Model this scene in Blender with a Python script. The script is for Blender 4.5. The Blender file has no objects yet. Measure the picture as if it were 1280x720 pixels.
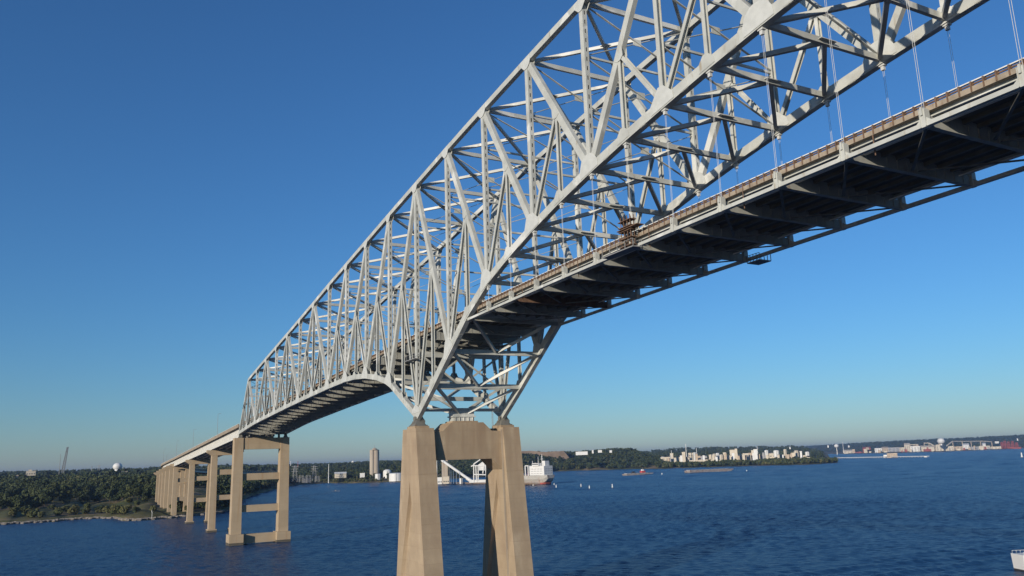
import bpy, math, random
import numpy as np
from mathutils import Vector, Matrix
random.seed(7)
C = bpy.context.scene
COL = C.collection
R_ = math.radians

# ------------------------------------------------------------------ camera
CAM = Vector((171.86, -68.52, 32.81))
FPX = 1012.8                                   # focal length in pixels of a 1280 wide picture
RT = Vector((0.47184232, 0.88107011, -0.03286789))
UP = Vector((0.19875581, -0.06997339, 0.97754788))
FW = Vector((-0.85898833, 0.46778114, 0.20813421))
cd = bpy.data.cameras.new('camera'); cam = bpy.data.objects.new('camera', cd); COL.objects.link(cam)
cd.sensor_width = 36.0; cd.lens = 36.0 * FPX / 1280.0
cd.clip_start = 0.5; cd.clip_end = 60000
m = Matrix((RT, UP, -FW)).transposed().to_4x4(); m.translation = CAM
cam.matrix_world = m
C.camera = cam
C.render.resolution_x = 1024; C.render.resolution_y = 576

# ------------------------------------------------------------------ light
SUN_EL = R_(13.5); SUN_PSI = R_(28)            # angle from -Y towards +X
to_sun = Vector((math.sin(SUN_PSI)*math.cos(SUN_EL), -math.cos(SUN_PSI)*math.cos(SUN_EL), math.sin(SUN_EL)))
w = bpy.data.worlds.new('World'); C.world = w; w.use_nodes = True
nt = w.node_tree; nt.nodes.clear()
sky = nt.nodes.new('ShaderNodeTexSky'); sky.sky_type = 'NISHITA'; sky.sun_disc = False
sky.sun_elevation = SUN_EL; sky.sun_rotation = math.atan2(to_sun.x, to_sun.y)
sky.altitude = 0; sky.air_density = 1.2; sky.dust_density = 0.0; sky.ozone_density = 8.0
bg = nt.nodes.new('ShaderNodeBackground'); bg.inputs[1].default_value = 0.127
wo = nt.nodes.new('ShaderNodeOutputWorld')
nt.links.new(sky.outputs[0], bg.inputs[0]); nt.links.new(bg.outputs[0], wo.inputs[0])
sd = bpy.data.lights.new('sun', 'SUN'); sd.energy = 5.0; sd.angle = R_(0.5); sd.color = (1.0, 0.90, 0.77)
so = bpy.data.objects.new('sun', sd); COL.objects.link(so)
so.rotation_euler = to_sun.to_track_quat('Z', 'Y').to_euler()
C.view_settings.view_transform = 'Standard'; C.view_settings.look = 'None'
C.view_settings.exposure = 0.0; C.view_settings.gamma = 1.0; C.view_settings.use_curve_mapping = False
C.render.engine = 'CYCLES'
HAZE = 0.00007

# ------------------------------------------------------------------ survey helpers: where a bearing and a distance fall on the map
def ray(x, y): return FW + RT*((x-640)/FPX) + UP*((360-y)/FPX)
def G(x, y, z=0.0):                            # point of the level z seen along a bearing
    d = ray(x, y); t = (z-CAM.z)/d.z
    return CAM + d*t
def A(x, D, y=575):                            # map position at distance D
    d = ray(x, y); h = math.hypot(d.x, d.y); p = CAM + d*(D/h); return Vector((p.x, p.y, 0))
def HZ(x, y, D):                               # height at distance D
    d = ray(x, y); h = math.hypot(d.x, d.y); return (CAM + d*(D/h)).z
def hory(x): return 597.2 - 0.0337*x

# ------------------------------------------------------------------ materials
def mat(name, col, rough=0.6, metal=0.0, var=0.0, vscale=1.0, streak=None, bump=0.0, bscale=5.0, dirt=None, spec=0.5, top=None, lift=None):
    m = bpy.data.materials.new(name); m.use_nodes = True; n = m.node_tree; b = n.nodes['Principled BSDF']
    b.inputs['Roughness'].default_value = rough; b.inputs['Metallic'].default_value = metal
    b.inputs['Specular IOR Level'].default_value = spec
    tc = n.nodes.new('ShaderNodeTexCoord')
    last = None
    def rgb(c):
        r = n.nodes.new('ShaderNodeRGB'); r.outputs[0].default_value = (*c, 1); return r.outputs[0]
    last = rgb(col)
    def mix(a, bcol, fac, typ='MIX'):
        mx = n.nodes.new('ShaderNodeMix'); mx.data_type = 'RGBA'; mx.blend_type = typ
        n.links.new(a, mx.inputs[6]); n.links.new(bcol, mx.inputs[7])
        if isinstance(fac, float): mx.inputs[0].default_value = fac
        else: n.links.new(fac, mx.inputs[0])
        return mx.outputs[2]
    def noise(scale, stretch=(1,1,1), detail=5, lo=0.35, hi=0.65):
        mp = n.nodes.new('ShaderNodeMapping'); mp.inputs['Scale'].default_value = stretch
        n.links.new(tc.outputs['Object'], mp.inputs[0])
        nz = n.nodes.new('ShaderNodeTexNoise'); nz.inputs['Scale'].default_value = scale; nz.inputs['Detail'].default_value = detail
        n.links.new(mp.outputs[0], nz.inputs[0])
        mr = n.nodes.new('ShaderNodeMapRange'); mr.inputs[1].default_value = lo; mr.inputs[2].default_value = hi
        n.links.new(nz.outputs[0], mr.inputs[0]); return mr.outputs[0]
    if var > 0:
        dark = rgb(tuple(c*(1-var) for c in col)); last = mix(last, dark, noise(vscale))
    if streak:
        for (c2, sc, st, lo, hi) in streak: last = mix(last, rgb(c2), noise(sc, st, 4, lo, hi))
    if top or lift:
        sp = n.nodes.new('ShaderNodeSeparateXYZ'); n.links.new(tc.outputs['Object'], sp.inputs[0])
        def mth(op, a, b_):
            q = n.nodes.new('ShaderNodeMath'); q.operation = op
            for i, v_ in enumerate((a, b_)):
                if isinstance(v_, (int, float)): q.inputs[i].default_value = v_
                else: n.links.new(v_, q.inputs[i])
            return q.outputs[0]
    if top:                                    # rust runs that start at the top edge and fade out downwards
        (c2, z0, z1, sc) = top
        mr = n.nodes.new('ShaderNodeMapRange'); mr.inputs[1].default_value = z0; mr.inputs[2].default_value = z1; n.links.new(sp.outputs[2], mr.inputs[0])
        last = mix(last, rgb(c2), mth('MULTIPLY', mr.outputs[0], noise(sc, (1,1,.09), 9, .38, .82)))
    if lift:                                   # pour lines: a thin dark line at each lift and a slight tone change between lifts
        (hgt, c2) = lift
        f = mth('FRACT', mth('MULTIPLY', sp.outputs[2], 1/hgt), 0); line = mth('LESS_THAN', f, .035)
        last = mix(last, rgb(c2), mth('MULTIPLY', line, .45))
        fl = mth('FLOOR', mth('MULTIPLY', sp.outputs[2], 1/hgt), 0); wn = n.nodes.new('ShaderNodeTexWhiteNoise'); wn.noise_dimensions = '1D'; n.links.new(fl, wn.inputs['W'])
        last = mix(last, rgb(c2), mth('MULTIPLY', wn.outputs[0], .22))
    n.links.new(last, b.inputs['Base Color'])
    if bump > 0:
        nz = n.nodes.new('ShaderNodeTexNoise'); nz.inputs['Scale'].default_value = bscale; nz.inputs['Detail'].default_value = 6
        n.links.new(tc.outputs['Object'], nz.inputs[0])
        bp = n.nodes.new('ShaderNodeBump'); bp.inputs['Strength'].default_value = bump; bp.inputs['Distance'].default_value = 0.1
        n.links.new(nz.outputs[0], bp.inputs['Height']); n.links.new(bp.outputs[0], b.inputs['Normal'])
    return m
M = {}
M['steel'] = mat('pale_green_grey_bridge_paint', (.475,.48,.43), .55, var=.2, vscale=.35, streak=[((.30,.25,.17), 1.3, (1,1,.25), .62, .8), ((.58,.58,.53), .12, (1,1,1), .58, .62)])
M['steel2'] = mat('newer_grey_paint', (.52,.525,.48), .5, var=.12, vscale=1)
M['steel_dirty_shaded'] = mat('weathered_shade_darkened_steel', (.17,.165,.14), .75, var=.3, vscale=.5, streak=[((.16,.10,.06), .8, (1,1,.3), .58, .8)])  # rust-streaked steel, base colour darkened to carry the shade beneath the roadway
M['floor'] = mat('floor_beam_shaded_paint', (.33,.33,.29), .65, var=.2, vscale=.5, streak=[((.25,.17,.10), .9, (1,1,.3), .62, .8)])  # bridge paint taken darker so its colour holds the shade under the slab
M['rust'] = mat('rusted_rail_steel', (.17,.10,.06), .85, var=.4, vscale=1.5, bump=.3)
M['galv'] = mat('galvanised_top_rail', (.66,.65,.60), .45, var=.1, vscale=2)
M['parapet'] = mat('parapet_concrete', (.33,.27,.195), .85, var=.3, vscale=1.2, streak=[((.2,.13,.08), 2.0, (1,1,.2), .55, .75)])
M['deck'] = mat('deck_concrete', (.13,.12,.10), .9, var=.2, vscale=.4)  # base tone lowered to put the underside's shade into the concrete
M['asphalt'] = mat('asphalt', (.05,.05,.05), .9, var=.2, vscale=.5)
M['conc'] = mat('pier_concrete', (.385,.295,.19), .85, top=((.23,.15,.09), 8, 46, .7), lift=(3.05, (.26,.19,.12)), var=.18, vscale=.25, bump=.25, bscale=1.5,
    streak=[((.33,.25,.16), .5, (1,1,.16), .48, .85), ((.27,.20,.13), .22, (1,1,.7), .52, .8), ((.50,.41,.29), .3, (1,1,.35), .6, .85)])
M['conc2'] = mat('viaduct_concrete', (.40,.31,.20), .85, lift=(3.4, (.30,.22,.13)), var=.14, vscale=.2, bump=.2, bscale=1.5,
    streak=[((.33,.22,.12), .8, (1,1,.05), .56, .74)])
M['wet'] = mat('stained_waterline_concrete', (.10,.085,.06), .7, var=.3, vscale=1)
M['girder'] = mat('white_grey_girder_paint', (.60,.59,.54), .5, var=.06, vscale=.4)
M['cable'] = mat('hanger_rope', (.5,.5,.47), .5)
M['white'] = mat('white_paint', (.66,.65,.61), .55, var=.06, vscale=.3)
M['cream'] = mat('cream_cladding', (.58,.51,.39), .7, var=.2, vscale=.05)
M['bank'] = mat('bare_red_soil', (.24,.175,.12), .95, var=.4, vscale=.03)
M['tan'] = mat('tan_wall', (.48,.38,.27), .8, var=.2, vscale=.05)
M['greyb'] = mat('grey_roofing', (.33,.33,.33), .8, var=.2, vscale=.05)
M['redb'] = mat('red_oxide', (.30,.07,.05), .8, var=.3, vscale=.05)
M['glass'] = mat('dark_window_glass', (.03,.035,.04), .15)
M['hull'] = mat('ship_grey_hull', (.42,.40,.35), .6, var=.15, vscale=.1, streak=[((.24,.11,.05), .35, (1,1,.25), .6, .72)])
M['boot'] = mat('red_antifouling', (.42,.10,.07), .7, var=.2, vscale=.2)
M['black'] = mat('black_paint', (.03,.03,.03), .6)
M['red'] = mat('red_paint', (.45,.05,.04), .5)
M['barge'] = mat('barge_steel', (.34,.30,.27), .8, var=.3, vscale=.2, streak=[((.2,.08,.04), .3, (1,1,.4), .55, .7)])
M['silo'] = mat('silo_concrete', (.40,.34,.26), .85, var=.12, vscale=.05, streak=[((.3,.22,.16), .3, (1,1,.03), .55, .7)])
M['bark'] = mat('bark', (.09,.065,.045), .95, var=.3, vscale=2)
M['rock'] = mat('riprap_rock', (.34,.30,.25), .95, var=.45, vscale=.6, bump=.5, bscale=1)
M['timber'] = mat('dock_timber', (.20,.14,.09), .9, var=.3, vscale=.4)
M['lattice'] = mat('lattice_grey', (.22,.22,.21), .6)
M['bluesteel'] = mat('blue_grey_steel', (.20,.27,.36), .6)

def leafmat(name, col, tint):
    m = bpy.data.materials.new(name); m.use_nodes = True; n = m.node_tree; b = n.nodes['Principled BSDF']
    b.inputs['Roughness'].default_value = .8; b.inputs['Specular IOR Level'].default_value = .2
    tc = n.nodes.new('ShaderNodeTexCoord'); geo = n.nodes.new('ShaderNodeNewGeometry'); oi = n.nodes.new('ShaderNodeObjectInfo')
    nz = n.nodes.new('ShaderNodeTexNoise'); nz.inputs['Scale'].default_value = .05; nz.inputs['Detail'].default_value = 4
    n.links.new(geo.outputs['Position'], nz.inputs[0])
    ad = n.nodes.new('ShaderNodeMath'); ad.operation = 'ADD'; n.links.new(nz.outputs[0], ad.inputs[0])
    ml = n.nodes.new('ShaderNodeMath'); ml.operation = 'MULTIPLY'; ml.inputs[1].default_value = .5; n.links.new(oi.outputs['Random'], ml.inputs[0])
    n.links.new(ml.outputs[0], ad.inputs[1])
    ri = n.nodes.new('ShaderNodeMath'); ri.operation = 'MULTIPLY_ADD'; ri.inputs[1].default_value = .16; n.links.new(geo.outputs['Random Per Island'], ri.inputs[0]); n.links.new(ad.outputs[0], ri.inputs[2])
    cr = n.nodes.new('ShaderNodeValToRGB'); cr.color_ramp.elements[0].position = .45; cr.color_ramp.elements[0].color = (*col, 1)
    cr.color_ramp.elements[1].position = 1.15 if False else 1.0; cr.color_ramp.elements[1].color = (*tint, 1)
    n.links.new(ri.outputs[0], cr.inputs[0]); n.links.new(cr.outputs[0], b.inputs['Base Color'])
    return m
M['leaf_dark'] = leafmat('dark_green_leaves', (.022,.036,.016), (.050,.066,.026))
M['leaf_mid'] = leafmat('mid_green_leaves', (.036,.052,.020), (.078,.090,.034))
M['leaf_lite'] = leafmat('yellow_green_leaves', (.055,.066,.025), (.12,.115,.045))

def landmat():
    m = bpy.data.materials.new('grass_and_scrub_ground'); m.use_nodes = True; n = m.node_tree; b = n.nodes['Principled BSDF']
    b.inputs['Roughness'].default_value = .95; b.inputs['Specular IOR Level'].default_value = .1
    geo = n.nodes.new('ShaderNodeNewGeometry')
    nz = n.nodes.new('ShaderNodeTexNoise'); nz.inputs['Scale'].default_value = .012; nz.inputs['Detail'].default_value = 8; nz.inputs['Roughness'].default_value = .65
    n.links.new(geo.outputs['Position'], nz.inputs[0])
    cr = n.nodes.new('ShaderNodeValToRGB'); e = cr.color_ramp.elements
    e[0].position = .38; e[0].color = (.060,.070,.028,1); e[1].position = .60; e[1].color = (.22,.165,.095,1)
    x = e.new(.5); x.color = (.11,.105,.045,1)
    n.links.new(nz.outputs[0], cr.inputs[0]); n.links.new(cr.outputs[0], b.inputs['Base Color'])
    return m
M['land'] = landmat()

def watermat():
    m = bpy.data.materials.new('river_water'); m.use_nodes = True; n = m.node_tree; b = n.nodes['Principled BSDF']
    b.inputs['Base Color'].default_value = (.009,.042,.108,1); b.inputs['Specular IOR Level'].default_value = .28; b.inputs['Roughness'].default_value = .27; b.inputs['IOR'].default_value = 1.33
    geo = n.nodes.new('ShaderNodeNewGeometry')
    def nz(s, st, det, rot=0.5):
        mp = n.nodes.new('ShaderNodeMapping'); mp.inputs['Scale'].default_value = st; mp.inputs['Rotation'].default_value = (0,0,rot)
        n.links.new(geo.outputs['Position'], mp.inputs[0])
        t = n.nodes.new('ShaderNodeTexNoise'); t.inputs['Scale'].default_value = s; t.inputs['Detail'].default_value = det; t.inputs['Roughness'].default_value = .6
        n.links.new(mp.outputs[0], t.inputs[0]); return t.outputs[0]
    a = nz(.5, (1,.6,1), 8, -1.0); g = nz(.0035, (1,.5,1), 3, .3); l = nz(.03, (1,.5,1), 3, -.7)
    gm = n.nodes.new('ShaderNodeMapRange'); gm.inputs[1].default_value = .35; gm.inputs[2].default_value = .65; gm.inputs[3].default_value = .85; gm.inputs[4].default_value = 1.1
    n.links.new(g, gm.inputs[0])
    b1 = n.nodes.new('ShaderNodeBump'); b1.inputs['Distance'].default_value = 1.6; n.links.new(gm.outputs[0], b1.inputs['Strength']); n.links.new(a, b1.inputs['Height'])
    b2 = n.nodes.new('ShaderNodeBump'); b2.inputs['Distance'].default_value = 1.5; b2.inputs['Strength'].default_value = .6
    n.links.new(l, b2.inputs['Height']); n.links.new(b1.outputs[0], b2.inputs['Normal']); n.links.new(b2.outputs[0], b.inputs['Normal'])
    return m
M['water'] = watermat()

# ------------------------------------------------------------------ mesh helpers
class MB:
    def __init__(s): s.v = []; s.f = []; s.mi = []; s.cur = 0
    def add(s, vs, fs):
        o = len(s.v); s.v += [tuple(v) for v in vs]
        for f in fs: s.f.append(tuple(i+o for i in f)); s.mi.append(s.cur)
    def box(s, x0, x1, y0, y1, z0, z1):
        s.hex([(x0,y0,z0),(x1,y0,z0),(x1,y1,z0),(x0,y1,z0),(x0,y0,z1),(x1,y0,z1),(x1,y1,z1),(x0,y1,z1)])
    def hex(s, v): s.add(v, [(0,3,2,1),(4,5,6,7),(0,1,5,4),(1,2,6,5),(2,3,7,6),(3,0,4,7)])
    def beam(s, p, q, w, h, up=(0,0,1), e0=0, e1=0):
        # w: size across (side axis), h: size along the up axis
        p = Vector(p); q = Vector(q); d = (q-p).normalized(); p = p - d*e0; q = q + d*e1
        sd = d.cross(Vector(up))
        if sd.length < 1e-4: sd = Vector((0,1,0))
        sd.normalize(); u = sd.cross(d)
        a = sd*(w/2); b = u*(h/2)
        s.hex([p-a-b, p+a-b, p+a+b, p-a+b, q-a-b, q+a-b, q+a+b, q-a+b][:8])
    def hbeam(s, p, q, w, h, t=.07, up=(0,0,1), e0=0, e1=0):
        # open H section: two flanges at the ends of the side axis, one web between
        p = Vector(p); q = Vector(q); d = (q-p).normalized(); sd = d.cross(Vector(up)).normalized()
        for k in (-1, 1): s.beam(p+sd*(k*(w/2-t/2)), q+sd*(k*(w/2-t/2)), t, h, up, e0, e1)
        s.beam(p, q, w-2*t-.006, t, up, e0, e1)
    def tube(s, p, q, r0, r1=None, n=8, cap=True):
        r1 = r0 if r1 is None else r1; p = Vector(p); q = Vector(q); d = (q-p).normalized()
        a = d.orthogonal().normalized(); b = d.cross(a); vs = []
        for (c, r) in ((p, r0), (q, r1)):
            for i in range(n): t = 2*math.pi*i/n; vs.append(c + a*(r*math.cos(t)) + b*(r*math.sin(t)))
        fs = [(i, (i+1) % n, n+(i+1) % n, n+i) for i in range(n)]
        if cap: fs += [tuple(range(n))[::-1], tuple(range(n, 2*n))]
        s.add(vs, fs)
    def prism(s, pts, off):                    # polygon pts (3D) extruded by vector off
        n = len(pts); off = Vector(off); vs = [Vector(p) for p in pts]; vs += [p+off for p in vs]
        s.add(vs, [tuple(range(n))[::-1], tuple(range(n, 2*n))] + [(i, (i+1) % n, n+(i+1) % n, n+i) for i in range(n)])
    def lathe(s, c, prof, n=16):
        c = Vector(c); vs = []
        for (r, z) in prof:
            for i in range(n): t = 2*math.pi*i/n; vs.append(c + Vector((r*math.cos(t), r*math.sin(t), z)))
        fs = []
        for k in range(len(prof)-1):
            for i in range(n): fs.append((k*n+i, k*n+(i+1) % n, (k+1)*n+(i+1) % n, (k+1)*n+i))
        fs += [tuple(range(n))[::-1], tuple(range((len(prof)-1)*n, len(prof)*n))]
        s.add(vs, fs)
    def build(s, name, mats, parent=None, smooth=False):
        org = wloc(parent)
        me = bpy.data.meshes.new(name)
        me.from_pydata([(v[0]-org[0], v[1]-org[1], v[2]-org[2]) for v in s.v], [], s.f)
        if not isinstance(mats, (list, tuple)): mats = [mats]
        for m_ in mats: me.materials.append(m_)
        if len(mats) > 1: me.polygons.foreach_set('material_index', s.mi)
        me.update()
        import bmesh
        bm = bmesh.new(); bm.from_mesh(me); bmesh.ops.recalc_face_normals(bm, faces=bm.faces)
        if name in ('water', 'land', 'far_land', 'wake') and sum(f.normal.z*f.calc_area() for f in bm.faces) < 0: bmesh.ops.reverse_faces(bm, faces=bm.faces)
        bm.to_mesh(me); bm.free()
        if smooth: me.shade_smooth()
        o = bpy.data.objects.new(name, me); COL.objects.link(o)
        if parent is not None: o.parent = parent
        return o
WL = {}
def wloc(o):
    x = y = z = 0.0
    while o is not None: x += o.location[0]; y += o.location[1]; z += o.location[2]; o = o.parent
    return (x, y, z)
def tag(o, label=None, cat=None, group=None, kind=None):
    if label: o['label'] = label
    if cat: o['category'] = cat
    if group: o['group'] = group
    if kind: o['kind'] = kind
    return o
def thing(name, label, cat, loc=(0,0,0), group=None, rz=0):
    o = bpy.data.objects.new(name, None); COL.objects.link(o); o.location = loc; o.rotation_euler = (0,0,rz)
    o.empty_display_size = .5
    return tag(o, label, cat, group)
def dup(o, loc, rz=None, label=None, scale=None):
    r = o.copy(); COL.objects.link(r); r.location = loc
    if rz is not None: r.rotation_euler = (0,0,rz)
    if scale is not None: r.scale = (scale,)*3 if not isinstance(scale, tuple) else scale
    if label: r['label'] = label
    for ch in list(o.children):
        c = ch.copy(); COL.objects.link(c); c.parent = r
        for g in ch.children: d = g.copy(); COL.objects.link(d); d.parent = c
    return r

# ------------------------------------------------------------------ water and land
import bisect
def interp(xs, ys, x):
    if x <= xs[0]: return ys[0]
    if x >= xs[-1]: return ys[-1]
    i = bisect.bisect_right(xs, x)-1; t = (x-xs[i])/(xs[i+1]-xs[i]); return ys[i]*(1-t)+ys[i+1]*t
def water_sheet():
    def axis(c0, lo, hi):                      # fine near the bridge, coarser towards the horizon
        def run(lim):
            p = [0.0]
            while p[-1] < lim: p.append(p[-1]+.95+.009*max(0, p[-1]-260))
            return p
        return np.array([c0-v for v in run(c0-lo)[::-1]][:-1]+[c0+v for v in run(hi-c0)])
    xs = axis(60.0, -3600, 200); ys = axis(40.0, -420, 4300); nx, ny = len(xs), len(ys); x0, y0 = xs[0], ys[0]
    sx = np.gradient(xs)[:, None]; sy = np.gradient(ys)[None, :]; sp_ = np.maximum(sx, sy)*np.ones((nx, ny))
    gx, gy = np.meshgrid(xs, ys, indexing='ij'); h = np.zeros_like(gx); rg = np.random.default_rng(9)
    gust = np.zeros_like(gx)
    for i in range(7):
        a = rg.uniform(0, 6.28); k = 2*math.pi/rg.uniform(60, 260); gust += np.sin(k*(gx*math.cos(a)+gy*math.sin(a))+rg.uniform(0, 6.28))
    gust = .92+.05*gust
    for i in range(48):
        lam = 2.1*(6.5/2.1)**rg.random()**1.2 if i < 34 else rg.uniform(18, 60); a = 2.3+rg.normal()*.6; k = 2*math.pi/lam
        amp = .0062*lam*rg.uniform(.5, 1.2)*np.clip(4.5/sp_, .12, 1) if i < 34 else .0038*lam*np.clip((sp_-1.5)/5, 0, 1)
        kx, ky = k*math.cos(a), k*math.sin(a)
        h += amp*np.sin(kx*gx+ky*gy+rg.uniform(0, 6.28)+.6*np.sin(.05*gx*math.sin(a)-.05*gy*math.cos(a)+i))
    h *= gust
    # boat wakes: two or three long low swells running from the boat towards the lower left
    for (pts, amp, wid) in (([(1300,684),(1180,698),(1060,710),(900,729)], .34, 1.7), ([(1300,692),(1200,706),(1100,719),(980,735)], .38, 1.6), ([(1300,676),(1150,691),(1000,704),(860,718)], .12, 1.5)):
        P = [G(*p) for p in pts]; best = np.full(gx.shape, 1e9); sd = np.zeros(gx.shape)
        for i in range(len(P)-1):
            a, b_ = P[i], P[i+1]; L = (b_-a).length; ux, uy = (b_.x-a.x)/L, (b_.y-a.y)/L
            t = np.clip((gx-a.x)*ux+(gy-a.y)*uy, 0, L); d = np.hypot(gx-a.x-ux*t, gy-a.y-uy*t); best = np.minimum(best, d)
        h += amp*np.exp(-(best/wid)**2)*(1+.35*np.sin(gx*.35+gy*.2))-amp*.5*np.exp(-((best-2.4*wid)/wid)**2)
    e = np.minimum(np.minimum(gx-x0, xs[-1]-gx), np.minimum(gy-y0, ys[-1]-gy)); h *= np.clip(e/60, 0, 1)
    co = np.stack([gx, gy, h], -1).reshape(-1, 3); nv = len(co)
    X0, X1, Y0, Y1 = x0, xs[-1], y0, ys[-1]; B_ = 30000.0-5
    out = np.array([(-B_,-B_,0),(X0,-B_,0),(X1,-B_,0),(B_,-B_,0),(-B_,Y0,0),(B_,Y0,0),(-B_,Y1,0),(B_,Y1,0),(-B_,B_,0),(X0,B_,0),(X1,B_,0),(B_,B_,0)])
    c = lambda i, j: i*ny+j
    i, j = np.meshgrid(np.arange(nx-1), np.arange(ny-1), indexing='ij')
    q = np.stack([i*ny+j, (i+1)*ny+j, (i+1)*ny+j+1, i*ny+j+1], -1).reshape(-1, 4)
    A0, B0, C0, D0 = c(0,0), c(nx-1,0), c(nx-1,ny-1), c(0,ny-1); o = nv
    ext = np.array([(o,o+1,A0,o+4),(o+1,o+2,B0,A0),(o+2,o+3,o+5,B0),(o+4,A0,D0,o+6),(B0,o+5,o+7,C0),(o+6,D0,o+9,o+8),(D0,C0,o+10,o+9),(C0,o+7,o+11,o+10)])
    co = np.concatenate([co, out]); q = np.concatenate([q, ext])
    me = bpy.data.meshes.new('water'); me.vertices.add(len(co)); me.vertices.foreach_set('co', co.astype(np.float32).ravel())
    me.loops.add(q.size); me.loops.foreach_set('vertex_index', q.astype(np.int32).ravel())
    me.polygons.add(len(q)); me.polygons.foreach_set('loop_start', np.arange(0, q.size, 4, dtype=np.int32)); me.polygons.foreach_set('loop_total', np.full(len(q), 4, dtype=np.int32))
    me.materials.append(M['water']); me.update(calc_edges=True)
    sm = np.ones(len(q), dtype=bool); sm[-8:] = False; me.polygons.foreach_set('use_smooth', sm)
    o_ = bpy.data.objects.new('water', me); COL.objects.link(o_); tag(o_, 'dark blue rippled river water', 'water', kind='structure')
water_sheet()

SH = [(-400,662),(-100,658),(0,656),(20,655),(60,652.5),(100,649),(130,648),(150,648.6),(165,651),(185,650),(205,648),(230,646.5),(255,644),(275,641.5),(288,638),(297,630),(310,622),(330,615.5),(350,610),(370,606.5),(410,604),(450,604),(500,602.5),(540,600),(600,596.5),(650,592.5),(690,589.5),(720,588.3),(760,587.4),(800,586.2),(822,586),(850,585),(900,583.6),(950,582),(1000,581),(1030,579.6),(1047,578.4)]
SX = [a[0] for a in SH]; SY = [a[1] for a in SH]
def shore_d(px):
    p = G(px, interp(SX, SY, px)); return math.hypot(p.x-CAM.x, p.y-CAM.y)
# land heights: inland offset -> height, by bearing
PROF = {-400:[0,2,4,6,12,15,16,46], 190:[0,2,4,6,13,17,20,38], 290:[0,2,4,6,9,13,22,40], 420:[0,2,5,9,13,18,28,36], 560:[0,2,6,10,15,22,30,36],
        660:[0,2,7,20,37,43,42,40], 720:[0,2,8,21,36,44,34,40], 790:[0,2,8,24,42,47,28,48], 815:[0,2,6,10,22,22,22,50], 850:[0,1.5,3,4,6,9,20,64], 1000:[0,1.5,2.5,3,3,3,8,50], 1047:[0,1,1.5,1.5,1,.5,-3,-4]}
OFF = [0,12,80,200,360,520,1000,3200]
PK = sorted(PROF)
def land_h(px, off):
    i = max(0, min(len(PK)-2, bisect.bisect_right(PK, px)-1)); t = max(0, min(1, (px-PK[i])/(PK[i+1]-PK[i])))
    a = interp(OFF, PROF[PK[i]], off); b_ = interp(OFF, PROF[PK[i+1]], off)
    h = a*(1-t)+b_*t
    if off > 40: h += 1.5*math.sin(px*.07+off*.01)+1.0*math.sin(px*.19-off*.023)
    return h
def P3(px, off, dz=0):
    p = A(px, shore_d(px)+off); p.z = land_h(px, off)+dz; return p
cols = list(np.arange(-400, 1048, 6.0))+[1047.5]
rows = [-25,0,5,12,30,60,90,130,170,220,280,340,400,460,520,620,760,880,1000,1400,2000,2600,3200,4500]
vs = []; fs = []
for i, px in enumerate(cols):
    d0 = shore_d(px)+2.5*math.sin(px*.31)+2*math.sin(px*.83)
    for r in rows:
        rr = r if px < 1035 else min(r, 700)*(1 if r < 12 else .55 if px < 1046 else .1)
        p = A(px, d0+rr); p.z = -2.5 if r < 0 else land_h(px, rr) if r > 0 else .15
        if px > 1046: p.z = -1.5
        vs.append(tuple(p))
n = len(rows)
for i in range(len(cols)-1):
    for j in range(n-1): fs.append((i*n+j, (i+1)*n+j, (i+1)*n+j+1, i*n+j+1))
b = MB(); b.add(vs, fs); o = b.build('land', M['land'], smooth=True); tag(o, 'grassy riverbank land rising to wooded ground', 'land', kind='structure')
# far shore across the open water on the right
FS = [(940,568.4),(1048,567.4),(1100,566.6),(1180,564.5),(1230,562.5),(1280,560.6),(1500,552)]
def fshore_d(px):
    y = interp([a[0] for a in FS], [a[1] for a in FS], px); p = G(px, y); return math.hypot(p.x-CAM.x, p.y-CAM.y)
def fland_h(px, off):
    ridge = interp([940,1000,1100,1200,1280,1500], [62,74,82,86,100,120], px)
    return interp([0,30,500,1000,2200,3200,4500], [0,3,6,16,ridge*.8,ridge,ridge*.9], off)
b = MB(); vs = []; fs = []; cols2 = list(range(940, 1502, 8)); rows2 = [-30,0,30,250,500,750,1000,1500,2200,2700,3200,4500]
for px in cols2:
    for r in rows2:
        p = A(px, fshore_d(px)+r); p.z = -2 if r < 0 else fland_h(px, r)+(3*math.sin(px*.05)+2*math.sin(px*.13)) * (r > 900); vs.append(tuple(p))
n = len(rows2)
for i in range(len(cols2)-1):
    for j in range(n-1): fs.append((i*n+j, (i+1)*n+j, (i+1)*n+j+1, i*n+j+1))
b.add(vs, fs); tag(b.build('far_land', M['land'], smooth=True), 'low far shore and hills across the water', 'land', kind='structure')
# rock edge along the left bank
b = MB(); rnd = random.Random(3)
for k in range(2600):
    px = rnd.uniform(-60, 292); d = shore_d(px)+2.5*math.sin(px*.31)+2*math.sin(px*.83)+rnd.uniform(-1.5, 3.5); c = A(px, d); r = rnd.uniform(.3, 1.0)**1.3; c.z = rnd.uniform(.1, 1.6)*.6
    vv = [c+Vector((rnd.uniform(.6,1)*r*sx, rnd.uniform(.6,1)*r*sy, rnd.uniform(.4,.9)*r*sz)) for sz in (-1,1) for sx, sy in ((-1,-1),(1,-1),(1,1),(-1,1))]
    b.hex(vv)
tag(b.build('riprap', M['rock']), 'strip of pale boulders along the left riverbank', 'rocks', kind='stuff')

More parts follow.
